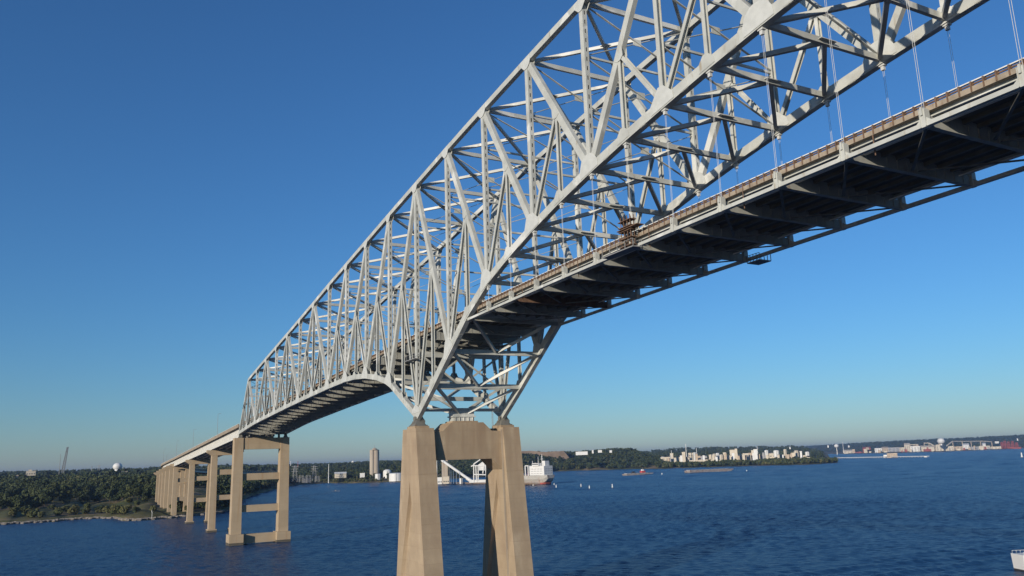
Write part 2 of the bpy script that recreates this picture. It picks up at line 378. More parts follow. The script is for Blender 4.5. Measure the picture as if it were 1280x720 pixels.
# ------------------------------------------------------------------ foliage
def leaves(rng, centers, radii, nleaf, size, squash=.8):
    # clumps of small randomly turned quads, denser near the shell of each lobe
    n = len(centers); tot = n*nleaf
    c = np.repeat(np.array(centers), nleaf, 0); r = np.repeat(np.array(radii), nleaf)
    d = rng.normal(size=(tot, 3)); d /= np.linalg.norm(d, axis=1)[:, None]
    rad = r*rng.uniform(.55, 1.08, tot); p = c + d*rad[:, None]*np.array([1, 1, squash])
    a = d + rng.normal(size=(tot, 3))*.7; a /= np.linalg.norm(a, axis=1)[:, None]
    u = np.cross(a, rng.normal(size=(tot, 3))); u /= np.linalg.norm(u, axis=1)[:, None]; v = np.cross(a, u)
    s = (size*rng.uniform(.6, 1.3, tot))[:, None]
    q = np.stack([p-u*s-v*s*.6, p+u*s-v*s*.8, p+u*s*.7+v*s, p-u*s*.8+v*s*.7], 1).reshape(-1, 3)
    return q
def quadmesh(name, q, mats, mi=None):
    me = bpy.data.meshes.new(name); nv = len(q); nf = nv//4
    me.vertices.add(nv); me.vertices.foreach_set('co', q.astype(np.float32).ravel())
    me.loops.add(nv); me.loops.foreach_set('vertex_index', np.arange(nv, dtype=np.int32))
    me.polygons.add(nf); me.polygons.foreach_set('loop_start', np.arange(0, nv, 4, dtype=np.int32)); me.polygons.foreach_set('loop_total', np.full(nf, 4, dtype=np.int32))
    for m_ in mats: me.materials.append(m_)
    if mi is not None: me.polygons.foreach_set('material_index', mi.astype(np.int32))
    me.update(calc_edges=True); me.validate(); return me
rng = np.random.default_rng(5)
def crown_q(h, wd, nl=9, nleaf=90, size=.55):
    cs = []; rs = []
    for k in range(nl):
        t = rng.uniform(.35, .95); rr = wd*.5*(1-abs(t-.58)*1.1); a = rng.uniform(0, 6.28)
        cs.append((math.cos(a)*rr*rng.uniform(.2, .75), math.sin(a)*rr*rng.uniform(.2, .75), h*t)); rs.append(wd*rng.uniform(.17, .28))
    cs.append((0, 0, h*.6)); rs.append(wd*.33)
    return leaves(rng, cs, rs, nleaf, size)
TREES = []
for k in range(9):
    h = (13, 12, 14.5, 11, 12.5, 15, 7, 5.5, 6.5)[k]; wd = (11, 12, 10, 9, 12, 13, 8, 8, 9)[k]
    mk = ('leaf_dark','leaf_dark','leaf_mid','leaf_mid','leaf_dark','leaf_mid','leaf_lite','leaf_lite','leaf_mid')[k]
    cm = quadmesh('crown', crown_q(h, wd, 10, 80, .6), [M[mk]])
    tb = MB(); tb.tube((0,0,-1), (.2,.1,h*.45), .35, .22, 7)
    for j in range(5):
        a = j*1.3+k; tb.tube((.2,.1,h*(.28+.05*j)), (math.cos(a)*wd*.28, math.sin(a)*wd*.28, h*(.5+.07*j)), .15, .05, 5)
    tm = tb.build('trunk', M['bark']); trm = tm.data; bpy.data.objects.remove(tm)
    TREES.append((cm, trm))
def place_tree(k, p, s, label, group, name='tree', cat='tree'):
    t = thing(name, label, cat, tuple(p), group, rz=random.uniform(0, 6.28)); t.scale = (s, s, s*random.uniform(.85, 1.1))
    o = bpy.data.objects.new('crown', TREES[k][0]); COL.objects.link(o); o.parent = t
    o = bpy.data.objects.new('trunk', TREES[k][1]); COL.objects.link(o); o.parent = t
# individual trees of the left bank, front ranks
rnd = random.Random(11)
cnt = 0
BASE_SP = []
for rank, (off, n_) in enumerate(((215, 34), (255, 34), (300, 34), (350, 30), (400, 30))):
    for i in range(n_):
        px = -10 + (i+rnd.uniform(.1, .9))*(215/n_)
        of = off + rnd.uniform(-18, 18) - (60 if px < 70 else 0)
        k = rnd.choice((0,1,2,3,4,5)); p = P3(px, of, -.3)
        place_tree(k, p, rnd.uniform(.75, 1.15), 'broad leafy tree standing in the dense dark wood behind the left bank', 'trees of the wood behind the left bank'); cnt += 1
# shrubs and small trees in the meadow by the water
for i in range(62):
    px = rnd.uniform(8, 196); of = rnd.uniform(22, 60) if rnd.random() < .55 else rnd.uniform(60, 190)
    if 112 < px < 158 and 75 < of < 190: continue
    if 70 < px < 112 and 95 < of < 150: continue
    place_tree(rnd.choice((6,7,8,7)), P3(px, of, -.3), rnd.uniform(.45, .95), 'low rounded yellow-green bush growing in the rough grass by the left shore', 'bushes in the shore meadow', 'bush', 'bush')
for (px, of, s, l) in ((40,70,1.1,'larger green bush at the left end of the shore meadow'),(146,95,.6,'small dark round bush standing alone at the meadow edge'),(30,120,1.2,'brownish green tree at the left edge of the meadow')):
    place_tree(8, P3(px, of, -.3), s, l, None, 'bush', 'bush')
for i in range(26):
    px = 222+i*2.7+rnd.uniform(-1,1); place_tree(rnd.choice((2,3,6,8)), P3(px, rnd.uniform(18, 75), -.3), rnd.uniform(.5,.9), 'leafy tree on the bank seen between the viaduct legs', 'trees on the bank behind the viaduct legs')
# masses of distant wood: each one real joined leaf geometry
def wood(name, label, spots, hmin, hmax, nl, nleaf, size, hf, mats=('leaf_dark','leaf_mid','leaf_lite'), wts=(.6,.33,.07)):
    qs = []; mis = []
    for (px, off) in spots:
        p = hf(px, off); h = rng.uniform(hmin, hmax); wd = h*rng.uniform(.7, 1.0)
        cs = [(rng.uniform(-.3,.3)*wd, rng.uniform(-.3,.3)*wd, h*rng.uniform(.3,.85)) for _ in range(nl)]; rs = [wd*rng.uniform(.22,.36) for _ in range(nl)]
        q = leaves(rng, cs, rs, nleaf, size)+np.array([p.x, p.y, p.z]); qs.append(q)
        mis.append(np.full(len(q)//4, rng.choice(3, p=wts)))
    me = quadmesh(name, np.concatenate(qs), [M[a] for a in mats], np.concatenate(mis))
    o = bpy.data.objects.new(name, me); COL.objects.link(o); tag(o, label, 'wood', kind='stuff')
U = rng.uniform
wood('distant_wood', 'dense wood filling the rise behind the left bank', [(U(-30, 300), U(150, 560)*1.0+ (250 if k % 3 else 260)) for k in range(900)], 10, 15, 4, 26, 1.0, lambda a, b_: P3(a, b_))
wood('distant_wood', 'dark trees along the bank behind the viaduct', [(U(268, 372), U(8, 260)) for k in range(330)], 9, 15, 5, 34, .9, lambda a, b_: P3(a, b_))
wood('distant_wood', 'belt of trees behind the shore by the concrete silo', [(U(360, 560), U(70, 900)) for k in range(1100)], 9, 14, 4, 22, 1.3, lambda a, b_: P3(a, b_))
wood('distant_wood', 'low scrub along the shore by the concrete silo', [(U(366, 560), U(4, 60)) for k in range(260)], 3, 6, 3, 20, .9, lambda a, b_: P3(a, b_), wts=(.2,.4,.4))
wood('distant_wood', 'wooded hill to the right of the moored ship', [(U(560, 826), U(15, 620)) for k in range(2400)], 9, 16, 4, 24, 1.5, lambda a, b_: P3(a, b_), wts=(.5,.38,.12))
wood('distant_wood', 'low tree belt on the point in front of the cream works', [(U(822, 1046), U(8, 230)) for k in range(1300)], 7, 13, 4, 22, 1.4, lambda a, b_: P3(a, b_), wts=(.45,.4,.15))
wood('distant_wood', 'uneven screen of small trees against the foot of the pale works', [(U(826, 1012), U(230, 430)) for k in range(380)], 6, 12, 4, 20, 1.4, lambda a, b_: P3(a, b_), wts=(.5,.4,.1))
wood('distant_wood', 'hazy wooded ridge on the skyline', [(U(-60, 1046), U(1000, 3300)) for k in range(4200)], 12, 18, 3, 12, 3.2, lambda a, b_: P3(a, b_) if a < 1030 else Vector((0,0,-50)), wts=(.8,.2,.0))
wood('distant_wood', 'hazy wooded hills beyond the far industrial shore', [(U(945, 1400), U(700, 3500)) for k in range(3600)], 13, 20, 3, 12, 4.0, lambda a, b_: (lambda q: Vector((q.x, q.y, fland_h(a, b_))))(A(a, fshore_d(a)+b_)), wts=(.8,.2,.0))

# ------------------------------------------------------------------ THE BRIDGE
PN = 9.144
W = 21.39
def X(n): return n*PN if n >= 0 else n*220.07/24
ZB = {-24:49.3,-23:50.0,-22:50.7,-21:51.4,-20:52.0,-19:52.5,-18:52.9,-17:53.3,-16:53.7,-15:54.1,-14:54.5,-13:54.9,-12:55.2,-11:55.6,-10:55.9,-9:56.25,-8:56.55,-7:56.8,-6:56.95,-5:56.8,-4:56.1,-3:54.8,-2:52.6,-1:47.9,
      0:43.2,1:49.2,2:55.5,3:61.7,4:66.4,5:69.6,6:72.3,7:74.6,8:76.6,9:78.3,10:79.8,11:81.2,12:82.4,13:83.4,14:84.3,15:85.0,16:85.6,17:86.1,18:86.4,19:86.6,20:86.7}
ZT = {-22:71.8,-20:74.2,-18:76.6,-16:78.9,-14:81.2,-12:83.6,-10:86.0,-8:88.5,-6:90.8,-4:93.1,-2:95.4,0:97.6,2:99.8,4:101.8,6:103.7,8:105.4,10:107.0,12:108.4,14:109.5,16:110.4,18:111.0,20:111.2}
for n_ in range(21, 27): ZB[n_] = ZB[40-n_]
for n_ in range(22, 27, 2): ZT[n_] = ZT[40-n_]
NMAX = 26
RX = [-225,-160,-110,-71,-43,-6,33,65,90,110,137,183,240]
RZ = [53.6,56.4,58.4,59.9,60.9,62.1,63.2,63.9,64.3,64.5,64.7,64.85,64.7]
def rail(x): return interp(RX, RZ, x)
bridge = thing('truss_bridge', 'pale grey steel arched through-truss bridge with a hung roadway crossing the picture', 'bridge', (0,0,0))

DIAG = []
for s in (1, -1):
    DIAG += [(0,2*s),(2*s,4*s),(4*s,6*s),(6*s,8*s),(10*s,8*s),(10*s,12*s),(14*s,12*s),(14*s,16*s),(18*s,16*s),(18*s,20*s),(22*s,20*s),(22*s,24*s)]
DIAG.append((26,24))
def sz(n): return 1.25 if -8 <= n <= 12 else 1.05
def perforated(mb, x, y, z0, z1, wx, wy):
    # side plates along the truss plane, cover plates with a row of oval holes
    t = .05
    for s in (-1, 1): mb.box(x-wx/2, x+wx/2, y+s*(wy/2-t/2)-t/2, y+s*(wy/2-t/2)+t/2, z0, z1)
    pitch = 1.55; k = max(1, int((z1-z0)/pitch)); pitch = (z1-z0)/k; e = wy*.31
    for s in (-1, 1):
        xc = x+s*(wx/2-t/2-.003)
        for q in (-1, 1):
            yc = y+q*(wy/2-t-e/2-.002); mb.box(xc-t/2, xc+t/2, yc-e/2, yc+e/2, z0, z1)
        g = wy-2*t-2*e-.01
        for i in range(k):
            za = z0+i*pitch; mb.box(xc-t/2, xc+t/2, y-g/2, y+g/2, za+.36, za+pitch-.36+.0)
def gusset(mb, y, c, arms, L, wd, off):
    # plate outline: convex hull of the arms' stubs, one plate on each side
    pts = []
    for a in arms:
        d = Vector((a[0]-c[0], 0, a[2]-c[2])).normalized(); nrm = Vector((-d.z, 0, d.x))
        for s in (-1, 1): pts.append(Vector((c[0], 0, c[2]))+d*L+nrm*(s*wd/2))
    pts = sorted([(p.x, p.z) for p in pts])
    def half(ps):
        h = []
        for p in ps:
            while len(h) > 1 and (h[-1][0]-h[-2][0])*(p[1]-h[-2][1])-(h[-1][1]-h[-2][1])*(p[0]-h[-2][0]) <= 0: h.pop()
            h.append(p)
        return h
    hull = half(pts)[:-1]+half(pts[::-1])[:-1]
    for s in (-1, 1):
        y0 = y+s*off; mb.prism([(p[0], y0-.02, p[1]) for p in hull], (0, .04, 0))
for ti, y in enumerate((0.0, W)):
    B = lambda n: Vector((X(n), y, ZB[n])); T = lambda n: Vector((X(n), y, ZT[n]))
    rb = MB()
    for n_ in range(-24, NMAX):
        d = 1.75 if 0 <= n_ < 4 else 1.5 if n_ >= 0 else 1.35
        e = .25
        rb.beam(B(n_), B(n_+1), 1.0, d, (0,0,1), e*.5, e*.5) if False else rb.beam(B(n_), B(n_+1), 1.0+.004*(n_ % 2), d, (0,0,1), .22, .22)
    for n_ in range(-24, NMAX):
        p, q = B(n_), B(n_+1); c = p*.5+q*.5; dd = (q-p).normalized(); d = 1.75 if 0 <= n_ < 4 else 1.5 if n_ >= 0 else 1.35
        rb.beam(c-dd*.8, c+dd*.8, 1.07, d*.86); rb.beam(c-dd*.6, c+dd*.6, .8, d+.07)
    truss = rb.build('truss', M['steel'], bridge); truss['label'] = ('near' if ti == 0 else 'far')+' truss of the bridge, its lower chord rising as an arch'
    tb = MB(); evens = list(range(-22, NMAX+1, 2))
    for a in evens[:-1]: tb.beam(T(a), T(a+2), .95+.004*((a//2) % 2), 1.15, (0,0,1), .2, .2)
    tb.build('top_chord', M['steel'], truss)
    tb = MB(); tb.beam(B(-24), T(-22), .9, 1.1, (0,0,1)); tb.build('end_post', M['steel'], truss)
    for n_ in evens:
        vb = MB(); p0 = B(n_); p1 = T(n_)
        if abs(n_) in (10, 14, 18, 22, 26):
            vb.hbeam(p0+Vector((0,0,.6)), p1-Vector((0,0,.5)), .8, .75, .09, (1,0,0))
        else:
            perforated(vb, X(n_), y, p0.z+.6, p1.z-.5, 1.0, .86)
        vb.build('vertical', M['steel'], truss)
        arms = [T(n_+2) if n_+2 <= NMAX else None, T(n_-2) if n_-2 >= -22 else None, p0]
        arms += [B(b_) for (t_, b_) in DIAG if t_ == n_]
        arms = [a for a in arms if a is not None]
        gb = MB(); gusset(gb, y, p1, arms, 1.75, .9, .52); gb.build('gusset_plate', M['steel2'], truss)
        arms = [B(n_+1) if n_ < NMAX else None, B(n_-1), p1]+[T(t_) for (t_, b_) in DIAG if b_ == n_ and t_ in ZT]
        arms = [a for a in arms if a is not None]
        gb = MB(); gusset(gb, y, p0, arms, 2.5, 1.1, .555); gb.build('gusset_plate', M['steel2'], truss)
    for (t_, bn) in DIAG:
        if bn == -24: 
            continue
        db = MB(); db.beam(T(t_), B(bn), .78, sz(t_), (0,0,1), -.6, -.6); db.build('diagonal', M['steel'], truss)
    for (t_, bn) in DIAG:
        mid = (t_+bn)//2; mp = (T(t_)+B(bn))/2
        # true point on the diagonal above the half-panel point
        sb = MB(); sb.hbeam(B(mid)+Vector((0,0,.6)), Vector((X(mid), y, mp.z-.3)), .66, .6, .09, (1,0,0)); gusset(sb, y, B(mid), [B(mid-1), B(mid+1), mp], 1.5, .9, .545); sb.build('half_panel_post', M['steel'], truss)
        sb = MB(); q = B(t_); d = (q-mp).normalized()
        sb.hbeam(mp+d*.7, q-d*1.6, .66, .62, .09, (0,0,1)); gusset(sb, y, (X(mid), y, mp.z), [T(t_), B(bn), B(mid), B(t_)], 1.35, .8, .43)
        sb.build('half_panel_diagonal', M['steel'], truss)
    # hanger ropes (pairs) under the arch
    for n_ in range(4, NMAX+1):
        z1 = ZB[n_]-.75; z0 = rail(X(n_))-1.0
        if z1 < z0+1: continue
        hb = MB()
        for s in (-.1, .1): hb.tube((X(n_)+s, y, z0), (X(n_)+s, y, z1), .021, .021, 6)
        hb.box(X(n_)-.4, X(n_)+.4, y-.3, y+.3, z1-.25, z1+.1); hb.box(X(n_)-.22, X(n_)+.22, y-.2, y+.2, z1-.8, z1-.25)
        hb.build('hanger_rope', M['cable'], truss)

# top bracing: strut across and a pair of crossed braces in every bay
for a in range(-22, NMAX+1, 2):
    mb = MB(); mb.beam((X(a), .4, ZT[a]), (X(a), W-.4, ZT[a]), .5, .85); mb.build('top_strut', M['steel'], bridge)
    if a+2 <= NMAX:
        mb = MB(); c = Vector(((X(a)+X(a+2))/2, W/2, (ZT[a]+ZT[a+2])/2-.1))
        mb.beam((X(a), .4, ZT[a]-.1), (X(a+2), W-.4, ZT[a+2]-.1), .5, .6)
        for (p, q) in (((X(a), W-.4, ZT[a]-.1), c),((X(a+2), .4, ZT[a+2]-.1), c)):
            mb.beam(p, q, .5, .6, e1=-.35)
        mb.beam(c-Vector((1,0,0)), c+Vector((1,0,0)), 1.6, .08)
        mb.build('top_lateral_brace', M['steel'], bridge)
# lower chord bracing: a strut at each panel point, K pair per panel
for n_ in list(range(-4, 0))+list(range(1, NMAX+1)):
    mb = MB(); z = ZB[n_]; mb.beam((X(n_), .5, z), (X(n_), W-.5, z), .5, .8 if n_ > 3 else 1.0)
    mb.beam((X(n_), W/2-1.4, z), (X(n_), W/2+1.4, z), 1.5, .1) if n_ > 3 else None
    mb.build('lower_strut', M['steel'], bridge)
for n_ in range(-4, NMAX):
    mb = MB()
    if n_ >= 3: c = Vector((X(n_+1), W/2, ZB[n_+1])); ends = [(X(n_), .5, ZB[n_]), (X(n_), W-.5, ZB[n_])]
    elif n_ >= 0: c = Vector((X(n_), W/2, ZB[n_])); ends = [(X(n_+1), .5, ZB[n_+1]), (X(n_+1), W-.5, ZB[n_+1])]
    else: c = Vector((X(n_+1), W/2, ZB[n_+1])); ends = [(X(n_), .5, ZB[n_]), (X(n_), W-.5, ZB[n_])]
    for e in ends: mb.beam(e, c, .55, .6, e1=-.5)
    mb.build('lower_lateral_brace', M['steel'], bridge)
# sway frames between each pair of verticals
for a in range(-22, NMAX+1, 2):
    zt = ZT[a]; zlo = max(ZB[a], rail(X(a))+5.2)+ (0 if ZB[a] > rail(X(a))+5.2 else 0)
    tiers = max(1, round((zt-zlo)/9.5)); mb = MB(); x = X(a)
    if zt-zlo < 3: continue
    for k in range(tiers):
        z1 = zt-(zt-zlo)*k/tiers; z0 = zt-(zt-zlo)*(k+1)/tiers
        if not (k == tiers-1 and zlo == ZB[a]): mb.beam((x, .45, z0), (x, W-.45, z0), .3, .34)
        mb.beam((x+.12, .45, z1-.5), (x+.12, W-.45, z0+.3), .1, .34, (1,0,0)); mb.beam((x-.12, W-.45, z1-.5), (x-.12, .45, z0+.3), .1, .34, (1,0,0))
        mb.box(x-.06, x+.06, W/2-.8, W/2+.8, (z0+z1)/2-.6, (z0+z1)/2+.6)
    mb.build('sway_frame', M['steel'], bridge)
# portal at the shore end and the bottom strut box at the main pier
mb = MB()
for k in range(3):
    f0, f1 = .55+.15*k, .70+.15*k
    P = lambda y_, f: Vector((X(-24), y_, ZB[-24]))*(1-f)+Vector((X(-22), y_, ZT[-22]))*f
    mb.beam(P(.4, f0), P(W-.4, f0), .4, .5); mb.beam(P(.4, f0), P(W/2, f1), .3, .3); mb.beam(P(W-.4, f0), P(W/2, f1), .3, .3)
mb.build('end_portal', M['steel'], bridge)
mb = MB()
mb.beam((0, .8, 44.6), (0, W-.8, 44.6), .5, .7)
mb.box(-1.3, 1.3, W/2-2.6, W/2+2.6, 42.0, 44.7); mb.box(-1.5, 1.5, W/2-2.9, W/2+2.9, 42.9, 43.2); mb.box(-1.5, 1.5, W/2-2.9, W/2+2.9, 44.7, 44.95)
for dy in (-2.2,-1.1,0,1.1,2.2): mb.box(1.303, 1.45, W/2+dy-.06, W/2+dy+.06, 42.05, 42.88)
for s in (0, 1):
    yy = .8 if s == 0 else W-.8
    mb.beam((0, yy, 49.5), (0, W/2+(-1 if s == 0 else 1)*2.0, 45.0), .45, .5)
    mb.beam((0, yy, 57.0), (0, W/2, 50.2), .4, .4); mb.beam((0, yy, 49.8), (0, W/2, 56.6), .35, .35)
mb.beam((0, .6, 49.6), (0, W-.6, 49.6), .5, .6); mb.beam((0, .6, 57.2), (0, W-.6, 57.2), .6, 1.2)
mb.build('pier_portal', M['steel'], bridge)

# ---- roadway of the truss spans
DX = [X(n_) for n_ in range(-24, NMAX+1)]
def strip(mb, fn, y0, y1, z0, z1, xs=DX):      # a long solid following the rail profile; z relative to the rail top
    for i in range(len(xs)-1):
        a, b_ = xs[i], xs[i+1]; ra, rb_ = fn(a), fn(b_)
        mb.hex([(a,y0,ra+z0),(b_,y0,rb_+z0),(b_,y1,rb_+z0),(a,y1,ra+z0),(a,y0,ra+z1),(b_,y0,rb_+z1),(b_,y1,rb_+z1),(a,y1,ra+z1)])
def stripq(mb, fn, y0, y1, z0, z1, xs):        # same as one continuous skin (no inner faces)
    o = len(mb.v)
    for x in xs:
        r = fn(x); mb.v += [(x,y0,r+z0),(x,y1,r+z0),(x,y1,r+z1),(x,y0,r+z1)]
    n = len(xs)
    for i in range(n-1):
        for k in range(4): mb.f.append((o+4*i+k, o+4*i+(k+1) % 4, o+4*(i+1)+(k+1) % 4, o+4*(i+1)+k)); mb.mi.append(mb.cur)
    mb.f += [(o,o+1,o+2,o+3),(o+4*n-4,o+4*n-1,o+4*n-2,o+4*n-3)]; mb.mi += [mb.cur]*2
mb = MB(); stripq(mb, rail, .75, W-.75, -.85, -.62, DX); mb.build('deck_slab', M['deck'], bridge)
mb = MB(); stripq(mb, rail, 1.7, W-1.7, -.616, -.58, DX); mb.build('road_surface', M['asphalt'], bridge)
mb = MB(); stripq(mb, rail, W/2-.3, W/2+.3, -.576, .15, DX); mb.build('median_barrier', M['parapet'], bridge)
for k in range(9):
    mb = MB(); yy = 1.25+k*(W-2.5)/8
    dz = -.12 if k in (0, 8) else 0
    stripq(mb, rail, yy-.05, yy+.05, -1.30, -.853, DX); stripq(mb, rail, yy-.2, yy+.2, -1.34, -1.303, DX)
    mb.build('stringer', M['steel_dirty_shaded'] if 0 < k < 8 else M['steel'], bridge)  # inner stringers use the shade-darkened steel, edge ones the plain bridge paint
DXM = [x for x in DX if x >= X(3)-.01]
for s, (yo, lab) in enumerate(((0, 'near'), (W, 'far'))):
    sg = 1 if s == 0 else -1
    # edge tie girder of the hung deck: open box with an upper and a lower flange band
    mb = MB()
    stripq(mb, rail, yo-.28, yo+.28, -2.62, -2.18, DXM)
    for n_ in range(3, NMAX+1):
        x = X(n_); r = rail(x); mb.box(x-.24, x+.24, yo-.3, yo+.3, r-2.66, r-.85) if n_ > 3 else None
        # triangular-ended side plates by each post
        for q in (-1, 1): mb.prism([(x+q*.24, yo-.2, r-2.17), (x+q*.8, yo-.2, r-2.17), (x+q*.24, yo-.2, r-1.7)], (0, .4, 0))
        for q in (-.27, .27): mb.box(x+q-.03, x+q+.03, yo-.38, yo+.38, r-2.62, r-.9)
        mb.box(x-.1, x+.1, yo-.46, yo+.46, r-1.5, r-.7)
    mb.build('edge_tie', M['steel'], bridge)
    # parapet: curb, rusty posts and mid rail, light top rail
    xs8 = [X(-24)+ (X(NMAX)-X(-24))*i/400 for i in range(401)]
    mb = MB(); a0, a1 = (yo+.5, yo+1.02) if s == 0 else (yo-1.02, yo-.5)
    stripq(mb, rail, a0, a1, -.95, -.42, DX)
    par = mb.build('parapet', M['parapet'], bridge); par['label'] = lab+' side parapet with rusty posts under a light top rail'
    mb = MB(); c = (a0+a1)/2
    stripq(mb, rail, c-.06, c+.06, -.22, -.08, DX)
    for x in xs8[1:-1]:
        r = rail(x); mb.box(x-.07, x+.07, min(a0, a1)-.06, max(a0, a1)-.1, r-.9, r+.06)
    mb.build('post_railing', M['rust'], par)
    mb = MB(); stripq(mb, rail, c-.13, c+.13, .06, .17, DX); mb.build('top_rail', M['galv'], par)
for n_ in range(-24, NMAX+1):
    if n_ == -24: pass
    x = X(n_); r = rail(x); mb = MB()
    if n_ >= 3: zb, zt_ = r-2.58, r-1.26
    else: zb, zt_ = (min(ZB[n_]-.9, r-3.6) if n_ < -4 else r-3.3), r-1.26
    ya, yb = (.5, W-.5)
    zt_ = r-1.345
    mb.prism([(x-.03, ya, zb+.04), (x-.03, yb, zb+.04), (x-.03, yb, zt_+.0), (x-.03, ya, zt_+.0)], (.06, 0, 0))
    mb.box(x-.28, x+.28, ya, yb, zb-.02, zb+.035)
    for k in range(3 if n_ >= 3 else 0, 12): yy = ya+1.2+k*(yb-ya-2.4)/11; mb.box(x+.032, x+.11, yy-.03, yy+.03, zb+.04, zt_-.003)
    for k in range(9): yy = 2.0+k*(W-4)/8; None
    if n_ >= 3:     # haunch plates at the ends up to the slab
        for k in range(8): q0 = 1.48+k*(W-2.5)/8; q1 = q0+(W-2.5)/8-.46; mb.prism([(x-.025, q0, zt_+.004), (x-.025, q1, zt_+.004), (x-.025, q1, r-.853), (x-.025, q0, r-.853)], (.05, 0, 0))
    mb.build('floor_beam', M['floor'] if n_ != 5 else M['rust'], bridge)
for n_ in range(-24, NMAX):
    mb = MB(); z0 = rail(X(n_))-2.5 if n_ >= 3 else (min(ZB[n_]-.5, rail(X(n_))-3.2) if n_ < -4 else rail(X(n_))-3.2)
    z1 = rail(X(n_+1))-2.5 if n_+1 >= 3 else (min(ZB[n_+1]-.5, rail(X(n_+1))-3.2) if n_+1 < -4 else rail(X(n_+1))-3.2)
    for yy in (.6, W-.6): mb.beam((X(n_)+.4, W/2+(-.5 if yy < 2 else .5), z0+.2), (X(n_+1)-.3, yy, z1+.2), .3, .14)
    mb.build('floor_lateral_brace', M['steel_dirty_shaded'], bridge)
for (yy, dz, r_c) in ((2.6, -1.5, .09), (3.0, -1.5, .06), (W-2.4, -1.5, .09)):
    mb = MB()
    for i in range(len(DX)-1): mb.tube((DX[i], yy, rail(DX[i])+dz-.1), (DX[i+1], yy, rail(DX[i+1])+dz-.1), r_c, r_c, 6, False)
    mb.build('conduit', M['galv'], bridge)
for n_ in range(3, NMAX, 2):
    mb = MB(); x = X(n_)+3.1; mb.tube((x, .55, rail(x)-.9), (x, .62, rail(x)-3.1), .07, .07, 6); mb.build('drain_pipe', M['rust'], bridge)
mb = MB(); zz = rail(3)-3.4
mb.beam((0,3,zz-.9), (0,W-3,zz-.9), .3, .4); mb.beam((9,3,zz-.7), (9,W-3,zz-.7), .3, .4)
for yy in (4,7.5,W-7.5,W-4): mb.beam((-2,yy,zz-.6), (12,yy,zz-.4), .25, .35); mb.beam((0,yy,zz-.9), (4.5,yy+1.2,zz+1.6), .2, .2)
mb.box(2,4.5,W/2-1.2,W/2+1.2,zz-1.6,zz-.4)
o = mb.build('bearing_frame', M['steel_dirty_shaded'], bridge); o['label'] = 'dark frame of beams and boxes under the deck above the main pier'
# inspection travellers and work platforms
def platform(name, lab, x, y, z, lx, ly, parent=bridge, mt='lattice'):
    mb = MB(); mb.box(x-lx/2, x+lx/2, y-ly/2, y+ly/2, z, z+.15)
    for i in range(5):
        for j in (-1, 1): xx = x-lx/2+lx*i/4; mb.box(xx-.04, xx+.04, y+j*(ly/2-.05)-.04, y+j*(ly/2-.05)+.04, z+.153, z+1.15)
    for j in (-1, 1): mb.box(x-lx/2, x+lx/2, y+j*(ly/2-.05)-.04, y+j*(ly/2-.05)+.04, z+1.153, z+1.22)
    o = mb.build(name, M[mt], parent); o['label'] = lab; return o
platform('inspection_platform', 'small railed platform slung under the far edge of the hung deck', 84.5, W+.6, 61.0, 2.6, 2.4)
platform('inspection_platform', 'small railed platform under the far edge of the shore span', -60, W+.6, 54.8, 3.2, 2.4)
platform('work_platform', 'narrow platform round the posts over the main pier', -1.2, -.9, 55.9, 6.5, 1.4)
mb = MB(); x0 = X(9)
for dx in (-1.1,-.4,.4,1.1):
    for dy in (-.75,-.1): mb.tube((x0+dx, dy-.3, rail(x0)-2.4), (x0+dx, dy-.3, rail(x0)+2.2), .07, .07, 5)
for z in (-2.3,-1.2,-.1,.5,1.4): mb.box(x0-1.5, x0+1.5, -1.3, -.2, rail(x0)+z, rail(x0)+z+.1)
mb.box(x0-1.6, x0+3.2, -1.5, -.25, rail(x0)+.12, rail(x0)+.22)
o = mb.build('scaffold', M['rust'], bridge); o['label'] = 'rusty brown scaffold clamped to the near edge of the deck'
platform('work_platform', 'flat work platform hanging at the foot of the scaffold', x0-1.5, -.9, rail(x0)-2.9, 7.5, 1.6)

